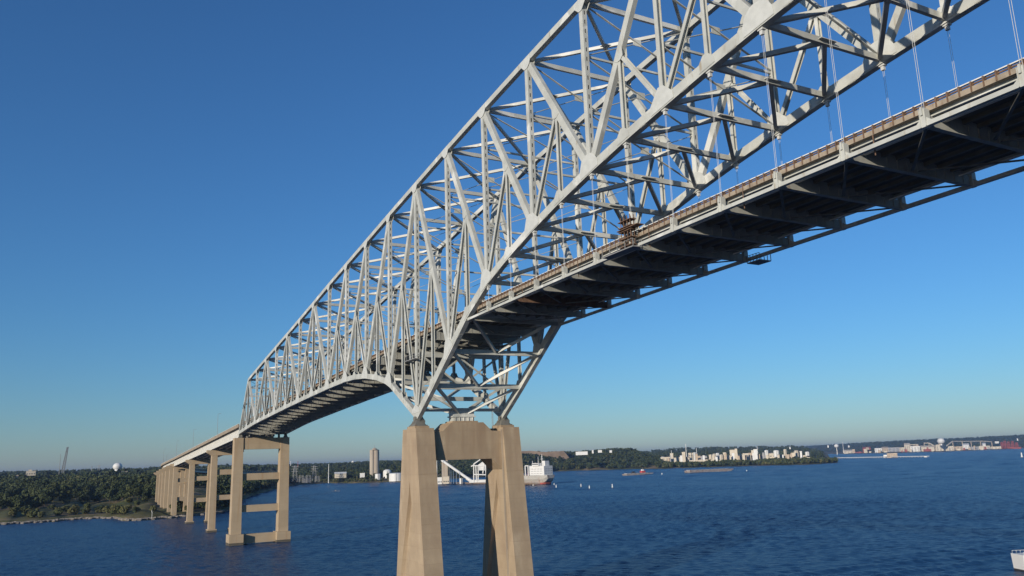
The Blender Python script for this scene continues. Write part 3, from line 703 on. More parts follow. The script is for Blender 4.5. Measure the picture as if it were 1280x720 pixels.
# ------------------------------------------------------------------ main pier
pier = thing('main_pier', 'tall tan concrete main pier with two spreading legs under the truss bearing', 'pier', (0,0,0))
def pier_leg(yc, lab):
    mb = MB(); ztop = 40.4
    def hx(z): return 3.95 + (ztop-z)*.136
    hy = 2.15
    zs = [0, 10, 20, 30, ztop]
    # plan outline per level with recess on +-Y faces growing from apex z=29 downward
    def ring(z):
        a = hx(z); r = max(0, (28-z)*.30); dp = min(.8, max(.0, (28.5-z)*.4)) if r > 0 else 0
        r = min(r, a-2.2)
        return [(-a,-hy),(-r-.01,-hy),(-r*.93-.005,-hy+dp),(r*.93+.005,-hy+dp),(r+.01,-hy),(a,-hy),(a,hy),(r+.01,hy),(r*.93+.005,hy-dp),(-r*.93-.005,hy-dp),(-r-.01,hy),(-a,hy)]
    zs = [-3, 0, 6, 12, 18, 23, 26, 29, 35, ztop]; n = 12; vs = []
    for z in zs: vs += [(p[0], yc+p[1], z) for p in ring(z)]
    fs = [(k*n+i, k*n+(i+1) % n, (k+1)*n+(i+1) % n, (k+1)*n+i) for k in range(len(zs)-1) for i in range(n)]
    fs += [tuple(range(n))[::-1], tuple(range((len(zs)-1)*n, len(zs)*n))]
    mb.add(vs, fs); o = mb.build('leg', M['conc'], pier); o['label'] = lab
    lg = o
    # construction joints: thin shadow grooves as proud lips
    jb = MB()
    for z in (10.3, 20.2, 30.5):
        a = hx(z); jb.box(-a-.035, -a+.2, yc-hy-.03, yc+hy+.03, z, z+.07); jb.box(a-.2, a+.035, yc-hy-.03, yc+hy+.03, z, z+.07)
    jb.build('construction_joint', M['conc'], lg)
    # base footing
    fb_ = MB(); fb_.box(-13.5, 13.5, yc-6, yc+6, -3, 2.6); fb_.build('footing', M['conc'], pier)
    # pedestal and ribbed bearing shoe
    pb = MB(); pb.box(-2.3, 2.3, yc-1.75, yc+1.75, ztop+.003, ztop+.55); pb.build('pedestal', M['conc'], pier)
    sb = MB(); z = ztop+.555
    sb.box(-2.0, 2.0, yc-1.5, yc+1.5, z, z+.25)
    for k in range(7):
        t = (k-3)/3; sb.prism([(t*1.7-.08, yc-1.35, z+.25), (t*1.7+.08, yc-1.35, z+.25), (t*.75+.08, yc-.8, z+1.25+.5*(1-abs(t))), (t*.75-.08, yc-.8, z+1.25+.5*(1-abs(t)))], (0, 2.2, 0))
        sb.prism([(1.4, yc+t*1.3-.06, z+.25), (1.4, yc+t*1.3+.06, z+.25), (.8, yc+t*.7+.06, z+1.2+.5*(1-abs(t))), (.8, yc+t*.7-.06, z+1.2+.5*(1-abs(t)))], (-2.4, 0, 0))
    sb.tube((0, yc-1.0, z+1.65), (0, yc+1.0, z+1.65), .55, .55, 14)
    o = sb.build('bearing_shoe', M['steel_dirty_shaded'], pier)
    o['label'] = 'ribbed steel bearing shoe on top of the pier leg'
pier_leg(0.0, 'near leg of the main pier, tapering upward with a sunken triangular panel'); pier_leg(W, 'far leg of the main pier, partly in the shade of the near one')
mb = MB(); y0, y1 = 2.153, W-2.153; xt = 3.15
prof = [(y0, 32.6), (y0+.0, 39.6), (4.9, 39.9), (7.0, 41.6), (W-7.0, 41.6), (W-4.9, 39.9), (y1, 39.6), (y1, 32.6)]
# haunched underside at the far end, as in the photo both ends carry a small haunch
prof = [(y0, 30.9), (y0, 39.6), (4.6, 39.7), (6.7, 41.6), (W-6.7, 41.6), (W-4.6, 39.7), (y1, 39.6), (y1, 30.9), (y1-2.6, 33.4), (y0+.7, 33.4)]
mb.prism([(-xt, p[0], p[1]) for p in prof], (2*xt, 0, 0)); mb.build('cross_beam', M['conc'], pier)
mb = MB(); mb.box(-2.0, 2.0, W/2-3.2, W/2+3.2, 41.603, 42.0); mb.build('pedestal', M['conc'], pier)
# ladder and mast on the pier top
mb = MB()
for dx in (0, .5): mb.tube((1.5+dx, W-3.6, 39.8), (1.5+dx, W-3.6, 46.0), .05, .05, 5)
for k in range(9): mb.box(1.5, 2.0, W-3.63, W-3.57, 40.2+k*.65, 40.26+k*.65)
o = mb.build('access_ladder', M['lattice'], pier)
mb = MB()
for k in range(11): mb.box(-.35+0, .35, -0, .06, 0, .06) if False else None
for sx in (-.25,.25): mb.tube((5.0+sx+.3, W-2.4, 1), (3.9+sx-.25, W-2.4, 40), .04, .04, 4)
mb.build('downpipe', M['lattice'], pier)

# ------------------------------------------------------------------ shore pier of the truss and viaduct piers
def portal_pier(x, ya, yb, ztop, zbot, lw, ld, struts, label, capover=0, main=False, slim=1.0):
    t = thing('viaduct_pier' if not main else 'portal_pier', label, 'pier', (x, 0, 0), None if main else 'piers of the approach viaduct')
    for yc in (ya, yb):
        mb = MB(); k = 1.18
        mb.hex([(x-lw*k/2, yc-ld*k/2, zbot), (x+lw*k/2, yc-ld*k/2, zbot), (x+lw*k/2, yc+ld*k/2, zbot), (x-lw*k/2, yc+ld*k/2, zbot),
                (x-lw/2, yc-ld/2, ztop), (x+lw/2, yc-ld/2, ztop), (x+lw/2, yc+ld/2, ztop), (x-lw/2, yc+ld/2, ztop)])
        lg = mb.build('leg', M['conc2'], t)
        if zbot <= 0:
            mb = MB(); mb.box(x-lw*.95, x+lw*.95, yc-ld*.78, yc+ld*.78, -2, 4.6 if main else 1.6); mb.build('base', M['conc2'], t)
            mb = MB(); mb.box(x-lw*.95-.03, x+lw*.95+.03, yc-ld*.78-.03, yc+ld*.78+.03, -2, 1.1); mb.build('tide_mark', M['wet'], t)
    for (z0, z1) in struts:
        mb = MB(); mb.box(x-lw*.3, x+lw*.3, ya+ld*.5+.0, yb-ld*.5, z0, z1); mb.build('cross_strut', M['conc2'], t)
    mb = MB()
    if main: mb.box(x-lw*.42, x+lw*.42, ya+ld/2, yb-ld/2, ztop-5.2, ztop-.05)
    else:
        mb.prism([(x-lw*.52, ya-ld/2-capover, ztop+.003), (x-lw*.52, yb+ld/2+capover, ztop+.003), (x-lw*.52, yb+ld/2+capover, ztop-1.3), (x-lw*.52, yb+ld/2+.1, ztop-2.9), (x-lw*.52, ya-ld/2-.1, ztop-2.9), (x-lw*.52, ya-ld/2-capover, ztop-1.3)], (lw*1.04, 0, 0))
    mb.build('pier_cap', M['conc2'], t)
    return t
xA = X(-24)
pa = portal_pier(xA-.5, -.4, W-1.0, 47.0, -2, 4.6, 3.9, [(28.0, 31.0), (14.0, 17.0), (.4, 4.4)], 'portal shaped concrete pier under the shore end of the truss, nearest of the viaduct row', main=True)
mb = MB()
for yy in (.3, W-.5):
    mb.box(xA-.9, xA+.9, yy-.8, yy+.8, 47.003, 47.5); mb.prism([(xA-.8, yy-.6, 47.503), (xA+.8, yy-.6, 47.503), (xA+.25, yy-.6, 48.7), (xA-.25, yy-.6, 48.7)], (0, 1.2, 0))
mb.box(xA-1.2, xA+1.2, 6, 15, 46.953, 47.6)
for k in range(6): mb.box(xA-1.0, xA+1.0, 3.0+k*2.9, 3.6+k*2.9, 47.603 if 2 <= k <= 3 else 46.953, 48.5)
mb.build('bearing', M['steel_dirty_shaded'], pa)
def arail(x): return 53.6+(x+225)*.0405 if x > -480 else 43.27+(x+480)*.037
def gd(x): return 5.1 if x > -300 else 5.5
order = ['second','third','fourth','fifth','sixth','seventh','eighth','ninth','tenth']
PXS = [-311.5,-403,-494,-522,-552,-584,-618,-655]
for i, x in enumerate(PXS):
    zt_ = arail(x)-(6.2 if x > -480 else 4.0); water_ = x > -450
    yo = 0 if x > -560 else (abs(x)-560)*.03
    st = [(zt_-13.5, zt_-10.7)] + ([(zt_-27, zt_-24.4)] if i < 4 else [])
    portal_pier(x, 2.9+yo, 14.3+yo, zt_, -2 if water_ else 1.5, 3.6, 3.0, st, '%s pier of the approach viaduct counting away from the truss, %s' % (order[i], 'standing in the water' if water_ else 'standing on the bank'), capover=2.6)
# approach viaduct superstructure
via = thing('approach_viaduct', 'pale plate girder approach viaduct running down from the truss to the left bank', 'viaduct', (-224, 0, 0))
AX = [-222.0]+[-230-i*10.0 for i in range(0, 62)]
AX = sorted(AX)
def cy(x): return 0 if x > -560 else (abs(x)-560)**2*.0016
def curvestrip(mb, y0, y1, f0, f1, xs):
    o = len(mb.v)
    for x in xs:
        c = cy(x); mb.v += [(x,c+y0,f0(x)),(x,c+y1,f0(x)),(x,c+y1,f1(x)),(x,c+y0,f1(x))]
    n = len(xs)
    for i in range(n-1):
        for k in range(4): mb.f.append((o+4*i+k, o+4*i+(k+1) % 4, o+4*(i+1)+(k+1) % 4, o+4*(i+1)+k)); mb.mi.append(0)
    mb.f += [(o,o+1,o+2,o+3),(o+4*n-4,o+4*n-1,o+4*n-2,o+4*n-3)]; mb.mi += [0, 0]
for k in range(5):
    mb = MB(); yy = 1.4+k*3.7
    f0 = lambda x: arail(x)-(5.9 if x > -494 else 3.6); f1 = lambda x: arail(x)-1.62
    xs1 = [x for x in AX if x > -494]+[-222.0]; xs1 = sorted(set([-493.9]+xs1)); xs2 = sorted(set([x for x in AX if x < -494]+[-494.1]))
    for xs in (xs1, xs2):
        curvestrip(mb, yy-.05, yy+.05, f0, f1, xs); curvestrip(mb, yy-.35, yy+.35, lambda x: f0(x)-.06, lambda x: f0(x)-.003, xs)
    x = -224.0
    while x > -493:
        for s in ((-1,) if k else (-1,)): mb.box(x-.03, x+.03, yy-.26, yy-.052, f0(x)+.05, f1(x)-.05)
        x -= 2.6
    mb.build('plate_girder', M['girder'], via)
mb = MB(); curvestrip(mb, -.1, 17.6, lambda x: arail(x)-1.6, lambda x: arail(x)-1.2, AX); mb.build('deck_slab', M['deck'], via)
mb = MB(); curvestrip(mb, .4, 17.1, lambda x: arail(x)-1.196, lambda x: arail(x)-1.1, AX); mb.build('road_surface', M['asphalt'], via)
for (a0, a1) in ((-.4, .15), (17.3, 17.8)):
    mb = MB(); curvestrip(mb, a0, a1, lambda x: arail(x)-1.75, lambda x: arail(x)-.35, AX); pr = mb.build('parapet', M['parapet'], via)
    mb = MB(); c = (a0+a1)/2; curvestrip(mb, c-.09, c+.09, lambda x: arail(x)-.12, lambda x: arail(x), AX)
    for x in AX:
        for q in range(4): xx = x-q*2.5; mb.box(xx-.06, xx+.06, cy(xx)+c-.05, cy(xx)+c+.05, arail(xx)-.347, arail(xx)-.123) if xx > -839 else None
    mb.build('top_rail', M['galv'], pr)
for x in np.arange(-235, -490, -11.0):
    mb = MB(); r = arail(x)
    for k in range(4): mb.beam((x, 1.5+k*3.7, r-5.6), (x, 5.0+k*3.7, r-2.0), .12, .12, (1,0,0)); mb.beam((x+.15, 5.0+k*3.7, r-5.6), (x+.15, 1.5+k*3.7, r-2.0), .12, .12, (1,0,0))
    mb.build('cross_frame', M['steel_dirty_shaded'], via)
# lamp posts on the viaduct
lp = thing('lamp_post', 'tall slender lamp post on the viaduct, nearest to the truss', 'lamp post', (-286, .1, arail(-286)-.35), 'lamp posts on the approach viaduct')
mb = MB(); bx, by, bz = wloc(lp); mb.tube((bx,by,bz), (bx,by,bz+11.5), .10, .06, 7); mb.tube((bx,by,bz+11.4), (bx,by+1.0,bz+11.7), .045, .04, 6); mb.build('pole', M['lattice'], lp)
mb = MB(); mb.box(bx-.13, bx+.13, by+.9, by+1.5, bz+11.62, bz+11.76); mb.build('lamp_head', M['lattice'], lp)
for x, o_ in ((-381,'second'),(-470,'third'),(-560,'fourth'),(-640,'fifth')):
    dup(lp, (x, cy(x)-.1+.2, arail(x)-.35), label='tall slender lamp post on the viaduct, %s from the truss' % o_)


# ------------------------------------------------------------------ haze
b = MB(); b.box(-29990, 29990, -29990, 29990, -4, 130)
hm = bpy.data.materials.new('air_haze'); hm.use_nodes = True; hn = hm.node_tree; hn.nodes.clear()
pv = hn.nodes.new('ShaderNodeVolumePrincipled'); pv.inputs['Color'].default_value = (.62,.74,1.0,1); pv.inputs['Density'].default_value = HAZE; pv.inputs['Anisotropy'].default_value = .5
ho = hn.nodes.new('ShaderNodeOutputMaterial'); hn.links.new(pv.outputs[0], ho.inputs['Volume'])
tag(b.build('haze', hm), 'thin bluish air haze over the river', 'haze', kind='stuff')

# ------------------------------------------------------------------ moored ship
def axes(p, q):
    u = (Vector((q.x,q.y,0))-Vector((p.x,p.y,0))).normalized(); return u, Vector((-u.y, u.x, 0))
def lbox(mb, o, u, v, s0, s1, t0, t1, z0, z1):
    P = lambda s, t, z: Vector((o.x,o.y,0))+u*s+v*t+Vector((0,0,z))
    mb.hex([P(s0,t0,z0),P(s1,t0,z0),P(s1,t1,z0),P(s0,t1,z0),P(s0,t0,z1),P(s1,t0,z1),P(s1,t1,z1),P(s0,t1,z1)])
su = Vector((-.957,-.29,0)).normalized(); so_ = Vector((-757, 499, 0))+su*25; sv = Vector((su.y,-su.x,0))      # sv points to the shore side
ship = thing('cargo_ship', 'grey-hulled cargo ship with rust streaks and a white deckhouse moored behind the far pier leg', 'ship', tuple(so_))
def hull(mb, stations, z0f, z1f):
    o = len(mb.v); n = 0
    for (s, hb, zb, zt) in stations:
        ring = []
        for (f, z) in ((-1, zt), (-.96, (zb+zt)/2), (-.72, zb), (.72, zb), (.96, (zb+zt)/2), (1, zt)): ring.append(so_+su*s+sv*(10+f*hb)+Vector((0,0,z)))
        mb.v += [tuple(p) for p in ring]
    k = 6
    for i in range(len(stations)-1):
        for j in range(k): mb.f.append((o+i*k+j, o+i*k+(j+1) % k, o+(i+1)*k+(j+1) % k, o+(i+1)*k+j)); mb.mi.append(0)
    mb.f += [tuple(range(o, o+k)), tuple(range(o+(len(stations)-1)*k, o+len(stations)*k))]; mb.mi += [0, 0]
mb = MB(); hull(mb, [(0,7.5,8.0,12.4),(3,9.5,4.5,12.2),(7,10.2,2.7,12.0),(14,10.5,2.7,11.8),(90,10.5,2.7,11.6),(104,8,2.7,12.6),(113,3,2.7,14),(117,.5,5,14.6)], 0, 0); mb.build('hull', M['hull'], ship)
mb = MB(); hull(mb, [(5.0,5,1.2,2.69),(8,9.3,-1,2.69),(14,10.0,-1,2.69),(90,10.0,-1,1.2),(104,7.2,-1,1.2),(114,1.5,-1,1.2)], 0, 0); mb.build('boot_topping', M['boot'], ship)
def sbox(name, s0, s1, t0, t1, z0, z1, m_, par=ship):
    mb = MB(); lbox(mb, so_, su, sv, s0, s1, t0, t1, z0, z1); return mb.build(name, M[m_], par)
dh = sbox('deckhouse', 4, 31, 1.5, 18.5, 12.0, 24.5, 'white')
sbox('bridge_deck', 12, 24, -.5, 20.5, 24.503, 28.2, 'white', dh)
mb = MB()
for z in (14.2, 17.2, 20.0):
    for k in range(8): lbox(mb, so_, su, sv, 7.6+k*2.8, 8.5+k*2.8, 1.42, 1.497, z, z+.9)
    for k in range(5): lbox(mb, so_, su, sv, 3.92, 3.997, 3+k*3.2, 4+k*3.2, z, z+.9)
lbox(mb, so_, su, sv, 12.5, 23.5, -.58, -.503, 26.2, 27.4)
mb.build('window', M['glass'], dh)
mb = MB(); lbox(mb, so_, su, sv, 6, 11, 6, 14, 24.503, 31); mb.build('funnel', M['white'], ship)
mb = MB()
for (s, t, z0, z1, r) in ((15,10,28.2,40,.5),(22,10,28.2,37,.35),(28,5,24.5,31.5,.4),(31.6,14,12,29,.5),(9,4,24.5,30,.3),(7,16,24.5,30,.3)):
    p = so_+su*s+sv*t; mb.tube((p.x,p.y,z0), (p.x,p.y,z1), r, r*.6, 6)
p = so_+su*15+sv*10; mb.box(p.x-1.4, p.x+1.4, p.y-.4, p.y+.4, 36, 36.6); mb.box(p.x-1.1, p.x+1.1, p.y-1.1, p.y+1.1, 33, 34)
mb.build('mast', M['white'], ship)
mb = MB()
for s in (33, 38.5):
    lbox(mb, so_, su, sv, s, s+1.3, 1.5, 2.8, 11.7, 24.5); lbox(mb, so_, su, sv, s, s+1.3, 17.2, 18.5, 11.7, 24.5)
lbox(mb, so_, su, sv, 33, 39.4, 1.5, 2.6, 24.503, 25.6); lbox(mb, so_, su, sv, 33, 39.4, 17.4, 18.5, 24.503, 25.6); lbox(mb, so_, su, sv, 33, 33.9, 2.603, 17.397, 24.503, 25.4)
mb.build('gantry', M['white'], ship)
mb = MB(); lbox(mb, so_, su, sv, 34, 37, 4, 6.2, 11.7, 17); mb.build('lifeboat_davit', M['red'], ship)
mb = MB()
for s in (44, 60, 76, 92): lbox(mb, so_, su, sv, s, s+12, 3, 17, 11.5, 13.2)
mb.build('hatch_cover', M['hull'], ship)
mb = MB()
for k in range(28): lbox(mb, so_, su, sv, 1+k*1.3, 1.12+k*1.3, .3, .42, 12, 13.1)
lbox(mb, so_, su, sv, 1, 36.5, .3, .42, 13.1, 13.2); mb.build('rail', M['white'], ship)

# ------------------------------------------------------------------ wharf with loader
d0_, d1_ = G(520, 605.2), G(668, 606.9); wu, wv = axes(d1_, d0_); wl = (d0_-d1_).length
if wv.dot(Vector((CAM.x,CAM.y,0))-d1_) > 0: wv = -wv
dock = thing('wharf', 'low brown timber wharf along the foot of the ship and loader', 'wharf', tuple(d1_))
mb = MB(); lbox(mb, d1_, wu, wv, 0, wl, 0, 9, 1.6, 3.2); mb.build('dock_deck', M['tan'], dock)
mb = MB()
for k in range(int(wl/4)):
    p = d1_+wu*(k*4+1)+wv*.6; mb.tube((p.x,p.y,-2),(p.x,p.y,1.6), .45, .45, 6)
mb.build('piling', M['timber'], dock)
mb = MB(); lbox(mb, d1_, wu, wv, 0, wl, -.25, -.003, 1.7, 3.1); mb.build('fender_beam', M['timber'], dock)
def at(px, D, z=0): p = A(px, D); p.z = z; return p
DD = 1215.0
def U1(px, y, D=DD): p = A(px, D); p.z = HZ(px, y, D); return p
ld = thing('ship_loader', 'tall white ship loader gantry standing on the wharf between the pier legs', 'ship loader', tuple(at(598, DD, 3.2)))
mb = MB()
def fr(a, b_, r=.9): mb.beam(U1(*a), U1(*b_), r, r)
for (a, b_) in (((607.5,603),(606,570)),((591.5,603),(592,580)),((595,603),(594.5,582)),((588.5,583),(593,581)),((606,570.5),(592,580)),((593,582),(607,582.5)),((592,593),(608,593.5)),((597,601),(597.5,583)),((603,592),(606,573))): fr(a, b_, 1.5)
mb.build('frame', M['white'], ld)
mb = MB(); mb.prism([U1(597,588), U1(597,581.5), U1(604,576.5), U1(605.6,576), U1(605.6,588)], Vector((-2,1.5,0))); mb.build('machinery_house', M['white'], ld)
mb = MB(); mb.prism([U1(586,603.5), U1(586,600), U1(609,599.5), U1(609,603.5)], Vector((-6,4,0))); mb.build('base', M['white'], ld)
mb = MB(); mb.tube(U1(552.5,575.5,1290), U1(589,601.5,DD+6), 2.0, 2.0, 12); mb.tube(U1(583,597.5,DD+6), U1(590,602.5,DD+4), 2.6, 2.6, 10)
t = thing('conveyor', 'long grey enclosed conveyor tube slanting down from the concrete tower to the loader', 'conveyor', tuple(at(552, 1290, 3))); o = mb.build('conveyor_tube', M['galv'], t)
mb = MB()
for f in (.25,.5,.75):
    p = U1(552.5,575.5,1290)*(1-f)+U1(589,601.5,DD+6)*f; mb.tube((p.x,p.y,2.5), (p.x,p.y,p.z-1.6), .35, .35, 5)
mb.build('support_leg', M['lattice'], t)
def block(name, label, cat, px0, px1, ytop, ybot, D, m_='cream', depth=None, group=None, win=0, roof=None, gable=False):
    p0 = A(px0, D); p1 = A(px1, D); u, v = axes(p0, p1)
    if v.dot(p0-Vector((CAM.x,CAM.y,0))) < 0: v = -v
    L = (p1-p0).length; dp = depth or max(6, L*.6); zt_ = HZ((px0+px1)/2, ytop, D); zb_ = HZ((px0+px1)/2, ybot, D)-1.5
    t = thing(name, label, cat, (p0.x, p0.y, zb_), group)
    mb = MB(); lbox(mb, p0, u, v, 0, L, 0, dp, zb_, zt_); mb.build('wall', M[m_], t)
    mb = MB(); rt_ = max(.4, (zt_-zb_)*.05)
    if gable:
        P = lambda s, q, z: Vector((p0.x,p0.y,0))+u*s+v*q+Vector((0,0,z))
        mb.prism([P(-.5,-.5,zt_+.003), P(-.5,dp+.5,zt_+.003), P(-.5,dp/2,zt_+dp*.18)], u*(L+1))
    else: lbox(mb, p0, u, v, -.4, L+.4, -.4, dp+.4, zt_+.003, zt_+rt_)
    mb.build('roof', M[roof or m_], t)
    if win:
        rows_ = max(1, int((zt_-zb_)/5.5)); mb = MB()
        for r in range(rows_):
            for k in range(win):
                s = L*(k+.5)/win; zz = zb_+2.5+(zt_-zb_-3.5)*r/max(1, rows_)
                mb = MB(); lbox(mb, p0, u, v, s-L/win*.28, s+L/win*.28, -.08, -.003, zz, zz+min(1.8, (zt_-zb_)*.3)); mb.build('window', M['glass'], t)
    return t
def tank(label, px, ytop, ybot, wpx, D, m_='white', dome=.15, group=None, cat='tank', name='storage_tank'):
    p = A(px, D); r = wpx/2*D/FPX; zt_ = HZ(px, ytop, D); zb_ = HZ(px, ybot, D)-1.5; t = thing(name, label, cat, (p.x, p.y, zb_), group)
    mb = MB(); mb.tube((p.x,p.y,zb_), (p.x,p.y,zt_), r, r, 24, False); mb.build('shell', M[m_], t, smooth=True)
    mb = MB(); mb.lathe((p.x,p.y,zt_), [(r*1.0,0),(r*.85,r*dome*.55),(r*.5,r*dome*.9),(.1,r*dome)], 24); mb.build('roof', M[m_], t)
    mb = MB(); a = Vector((CAM.x-p.x, CAM.y-p.y, 0)).normalized(); q = p+a*(r+.25)
    mb.box(q.x-.3, q.x+.3, q.y-.3, q.y+.3, zb_, zt_+.6); mb.build('ladder', M['lattice'], t)
    return t
def lattice(name, label, cat, px, ytop, ybot, wb, wt, D, px2=None, m_='lattice', arms=0, group=None, fill=.45):
    p = A(px, D); z0 = HZ(px, ybot, D)-2; z1 = HZ(px, ytop, D); q = A(px2 if px2 else px, D)
    t = thing(name, label, cat, (p.x, p.y, z0), group); mb = MB(); n = max(4, int((z1-z0)/6))
    def cor(k, i): f = k/n; c = p*(1-f)+q*f; r = (wb*(1-f)+wt*f)/2; return Vector((c.x+r*(1,1,-1,-1)[i], c.y+r*(1,-1,-1,1)[i], z0+(z1-z0)*f))
    for k in range(n):
        for i in range(4):
            mb.beam(cor(k,i), cor(k+1,i), fill, fill); mb.beam(cor(k,i), cor(k+1,(i+1) % 4), fill*.6, fill*.6); mb.beam(cor(k+1,i), cor(k+1,(i+1) % 4), fill*.6, fill*.6)
    mb.build('lattice_frame', M[m_], t)
    if arms:
        mb = MB()
        for k in range(arms): z = z1-(z1-z0)*(.06+.15*k); mb.beam((q.x-5.5,q.y-5,z), (q.x+5.5,q.y+5,z), .5, .5)
        mb.build('cross_arm', M[m_], t)
    return t
def pole(label, px, ytop, ybot, r, D, m_='lattice', name='mast', cat='mast', group=None):
    p = A(px, D); z0 = HZ(px, ybot, D)-2; z1 = HZ(px, ytop, D); t = thing(name, label, cat, (p.x,p.y,z0), group)
    mb = MB(); mb.tube((p.x,p.y,z0), (p.x,p.y,z1), r, r*.6, 8); mb.build('shaft', M[m_], t)
    mb = MB(); mb.tube((p.x,p.y,z1), (p.x,p.y,z1+r*1.2), r*1.1, r*.8, 8); mb.build('cap', M[m_], t)
    return t
block('loader_tower', 'square grey concrete tower at the upper end of the slanting conveyor', 'tower', 552, 559.5, 574.5, 603, 1292, 'silo', 9)
block('pump_house', 'long low white shed on the wharf left of the loader', 'shed', 545, 552, 597, 604, 1262, 'white', 8, win=4)
block('pump_house', 'small cream shed at the foot of the conveyor tower', 'shed', 553.5, 561, 596, 603.5, 1250, 'cream', 8, win=3)
for i, px in enumerate((563.5, 566.5, 570, 574)):
    pole('slim blue-grey post on the wharf, %s of four beside the loader' % ('leftmost','second from left','third from left','rightmost')[i], px, 588+i, 603, .45, 1240, 'bluesteel', 'post', 'post')
tank('small white tank on the wharf just left of the loader base', 576, 598, 603.5, 4, 1235, 'white')
pole('tall thin pale pole on the wharf close to the near pier leg', 546, 571, 603, .6, 1270, 'white', 'post', 'post')

# ------------------------------------------------------------------ silo group and things behind the left channel
ps = A(468, 1700); sz0 = HZ(468, 594, 1700)-3; sz1 = HZ(468, 562.5, 1700)
t = thing('concrete_silo', 'tall tan twin-cylinder concrete silo above the trees left of the main pier', 'silo', (ps.x, ps.y, sz0))
a_ = A(465.2, 1700); b_ = A(469.6, 1703)
mb = MB(); mb.tube((a_.x,a_.y,sz0), (a_.x,a_.y,sz1), 4.9, 4.9, 24); mb.build('silo_barrel', M['silo'], t)
mb = MB(); mb.tube((b_.x,b_.y,sz0), (b_.x,b_.y,sz1+.3), 7.0, 7.0, 28); mb.build('silo_barrel', M['silo'], t)
mb = MB(); mb.lathe((ps.x+1,ps.y,sz1+.31), [(6.4,0),(4,2.6),(3.6,2.7),(.3,4.2)], 16); mb.build('roof', M['silo'], t)
mb = MB(); mb.tube((ps.x+1,ps.y,sz1+3), (ps.x+1,ps.y,HZ(468,556.5,1700)), .5, .3, 6); mb.build('lightning_mast', M['lattice'], t)
tank('wide white storage tank right of the concrete silo, beside the near pier leg', 495, 592, 600.5, 17, 1610, 'white', .12)
tank('grey domed tank rising behind the white storage tank', 484, 589.5, 599, 10, 1690, 'galv', .55)
tank('small white tank at the foot of the concrete silo', 472.5, 592.5, 599, 7, 1640, 'white', .1)
block('warehouse', 'low white warehouse in the trees left of the concrete silo', 'warehouse', 418.5, 433, 592, 596.5, 1700, 'cream', 18, win=0, roof='galv', gable=True)
wood('distant_wood', 'screen of small trees in front of the low white warehouse', [(U(416, 466), U(95, 130)) for k in range(46)], 4, 7, 4, 26, .9, lambda a, b_: P3(a, b_))
block('shed', 'small white shed between the warehouse and the silo', 'shed', 450, 456, 591.5, 596, 1680, 'white', 8)
pole('tall white pole standing at the shore left of the warehouse', 411, 581, 602.5, .8, 1530, 'white')
lattice('pylon', 'grey lattice power pylon just right of the shore pier of the truss', 'pylon', 369, 582, 601, 9, 2.5, 1620, arms=3)
lattice('pylon', 'grey lattice power pylon midway between the shore pier and the white pole', 'pylon', 393, 582, 600, 9, 2.5, 1650, arms=3)
for i, (px, yt, yb_) in enumerate(((377,594,602),(381,596,602),(386,594,602),(397,595,601))):
    lattice('substation_frame', 'small grey substation gantry among the pylons, %s of four from the left' % ('first','second','third','fourth')[i], 'substation gantry', px, yt, yb_, 7, 6, 1600)
block('control_house', 'low grey substation hut between the two pylons', 'hut', 380, 388, 598.5, 602.5, 1610, 'greyb', 7)
def watertower(label, px, ytop, ybot, wpx, D, stem=.55, m_='white'):
    p = A(px, D); z0 = HZ(px, ybot, D)-3; z1 = HZ(px, ytop, D); r = wpx/2*D/FPX; t = thing('water_tower', label, 'water tower', (p.x,p.y,z0)); h = 1.7*r
    mb = MB(); prof = [(r*math.cos(a), z1-h/2+h/2*math.sin(a)) for a in [math.pi*(-.5+k/12) for k in range(13)]]
    prof = [(max(q[0], .1), q[1]) for q in prof]; mb.lathe((p.x,p.y,0), prof, 24); mb.build('bowl', M[m_], t, smooth=True)
    mb = MB(); mb.tube((p.x,p.y,z0), (p.x,p.y,z1-h*.8), r*stem*1.3, r*stem, 16); mb.build('stem', M[m_], t)
    mb = MB(); mb.tube((p.x,p.y,z1-h*.52), (p.x,p.y,z1-h*.47), r*1.06, r*1.06, 24); mb.build('catwalk', M['galv'], t)
    return t
watertower('white bulb-topped water tower above the left wood', 147.5, 578.5, 593, 9.5, 2150, .62)
watertower('tiny white water tower on the skyline right of the shore pier', 374, 581.5, 587, 4.5, 3300, .3)
watertower('tiny white water tower on the skyline left of the concrete silo', 441.3, 576, 582, 3.5, 3300, .7)
watertower('small white mushroom shaped water tower at the left of the far industrial shore', 1047.5, 555, 567.5, 5, 4700, .15)
watertower('broad pale water tower above the far industrial shore', 1179.5, 547.5, 556, 7.5, 5600, .2)
lattice('radio_mast', 'tall grey lattice tower leaning to the right above the left wood', 'mast', 79, 559, 593, 5.0, 2.2, 1900, px2=83.3, fill=1.2)
pole('thin grey pole leaning against the leaning lattice tower', 75.2, 568, 593, .6, 1905)
lattice('pylon', 'small faint pylon on the skyline left of the white water tower', 'pylon', 124.5, 581.5, 592, 9, 3, 3000, arms=2)
pole('dark chimney-like pole on the skyline left of the small pylon', 115.5, 583.5, 592, 1.2, 2700)
block('plant_building', 'pale blocky building on the rise at the far left', 'building', 34, 46, 588.8, 593.5, 1900, 'cream', 14, win=4)
block('plant_building', 'small upper storey on the pale building at the far left', 'building', 37, 41, 587.3, 589.2, 1906, 'cream', 8)
block('shed', 'long pale ramp-like shed below the pale building at the far left', 'shed', 22, 34, 594, 596.5, 1850, 'tan', 10)
block('school_building', 'white flat building just left of the white water tower', 'building', 127, 137, 590.3, 593.5, 2050, 'white', 14, win=5)
block('school_building', 'pale building at the foot of the white water tower', 'building', 149, 156, 589.8, 593.2, 2080, 'white', 12, win=3)
block('school_building', 'long cream building right of the white water tower', 'building', 157, 166, 589.3, 592.6, 2100, 'cream', 14, win=5)
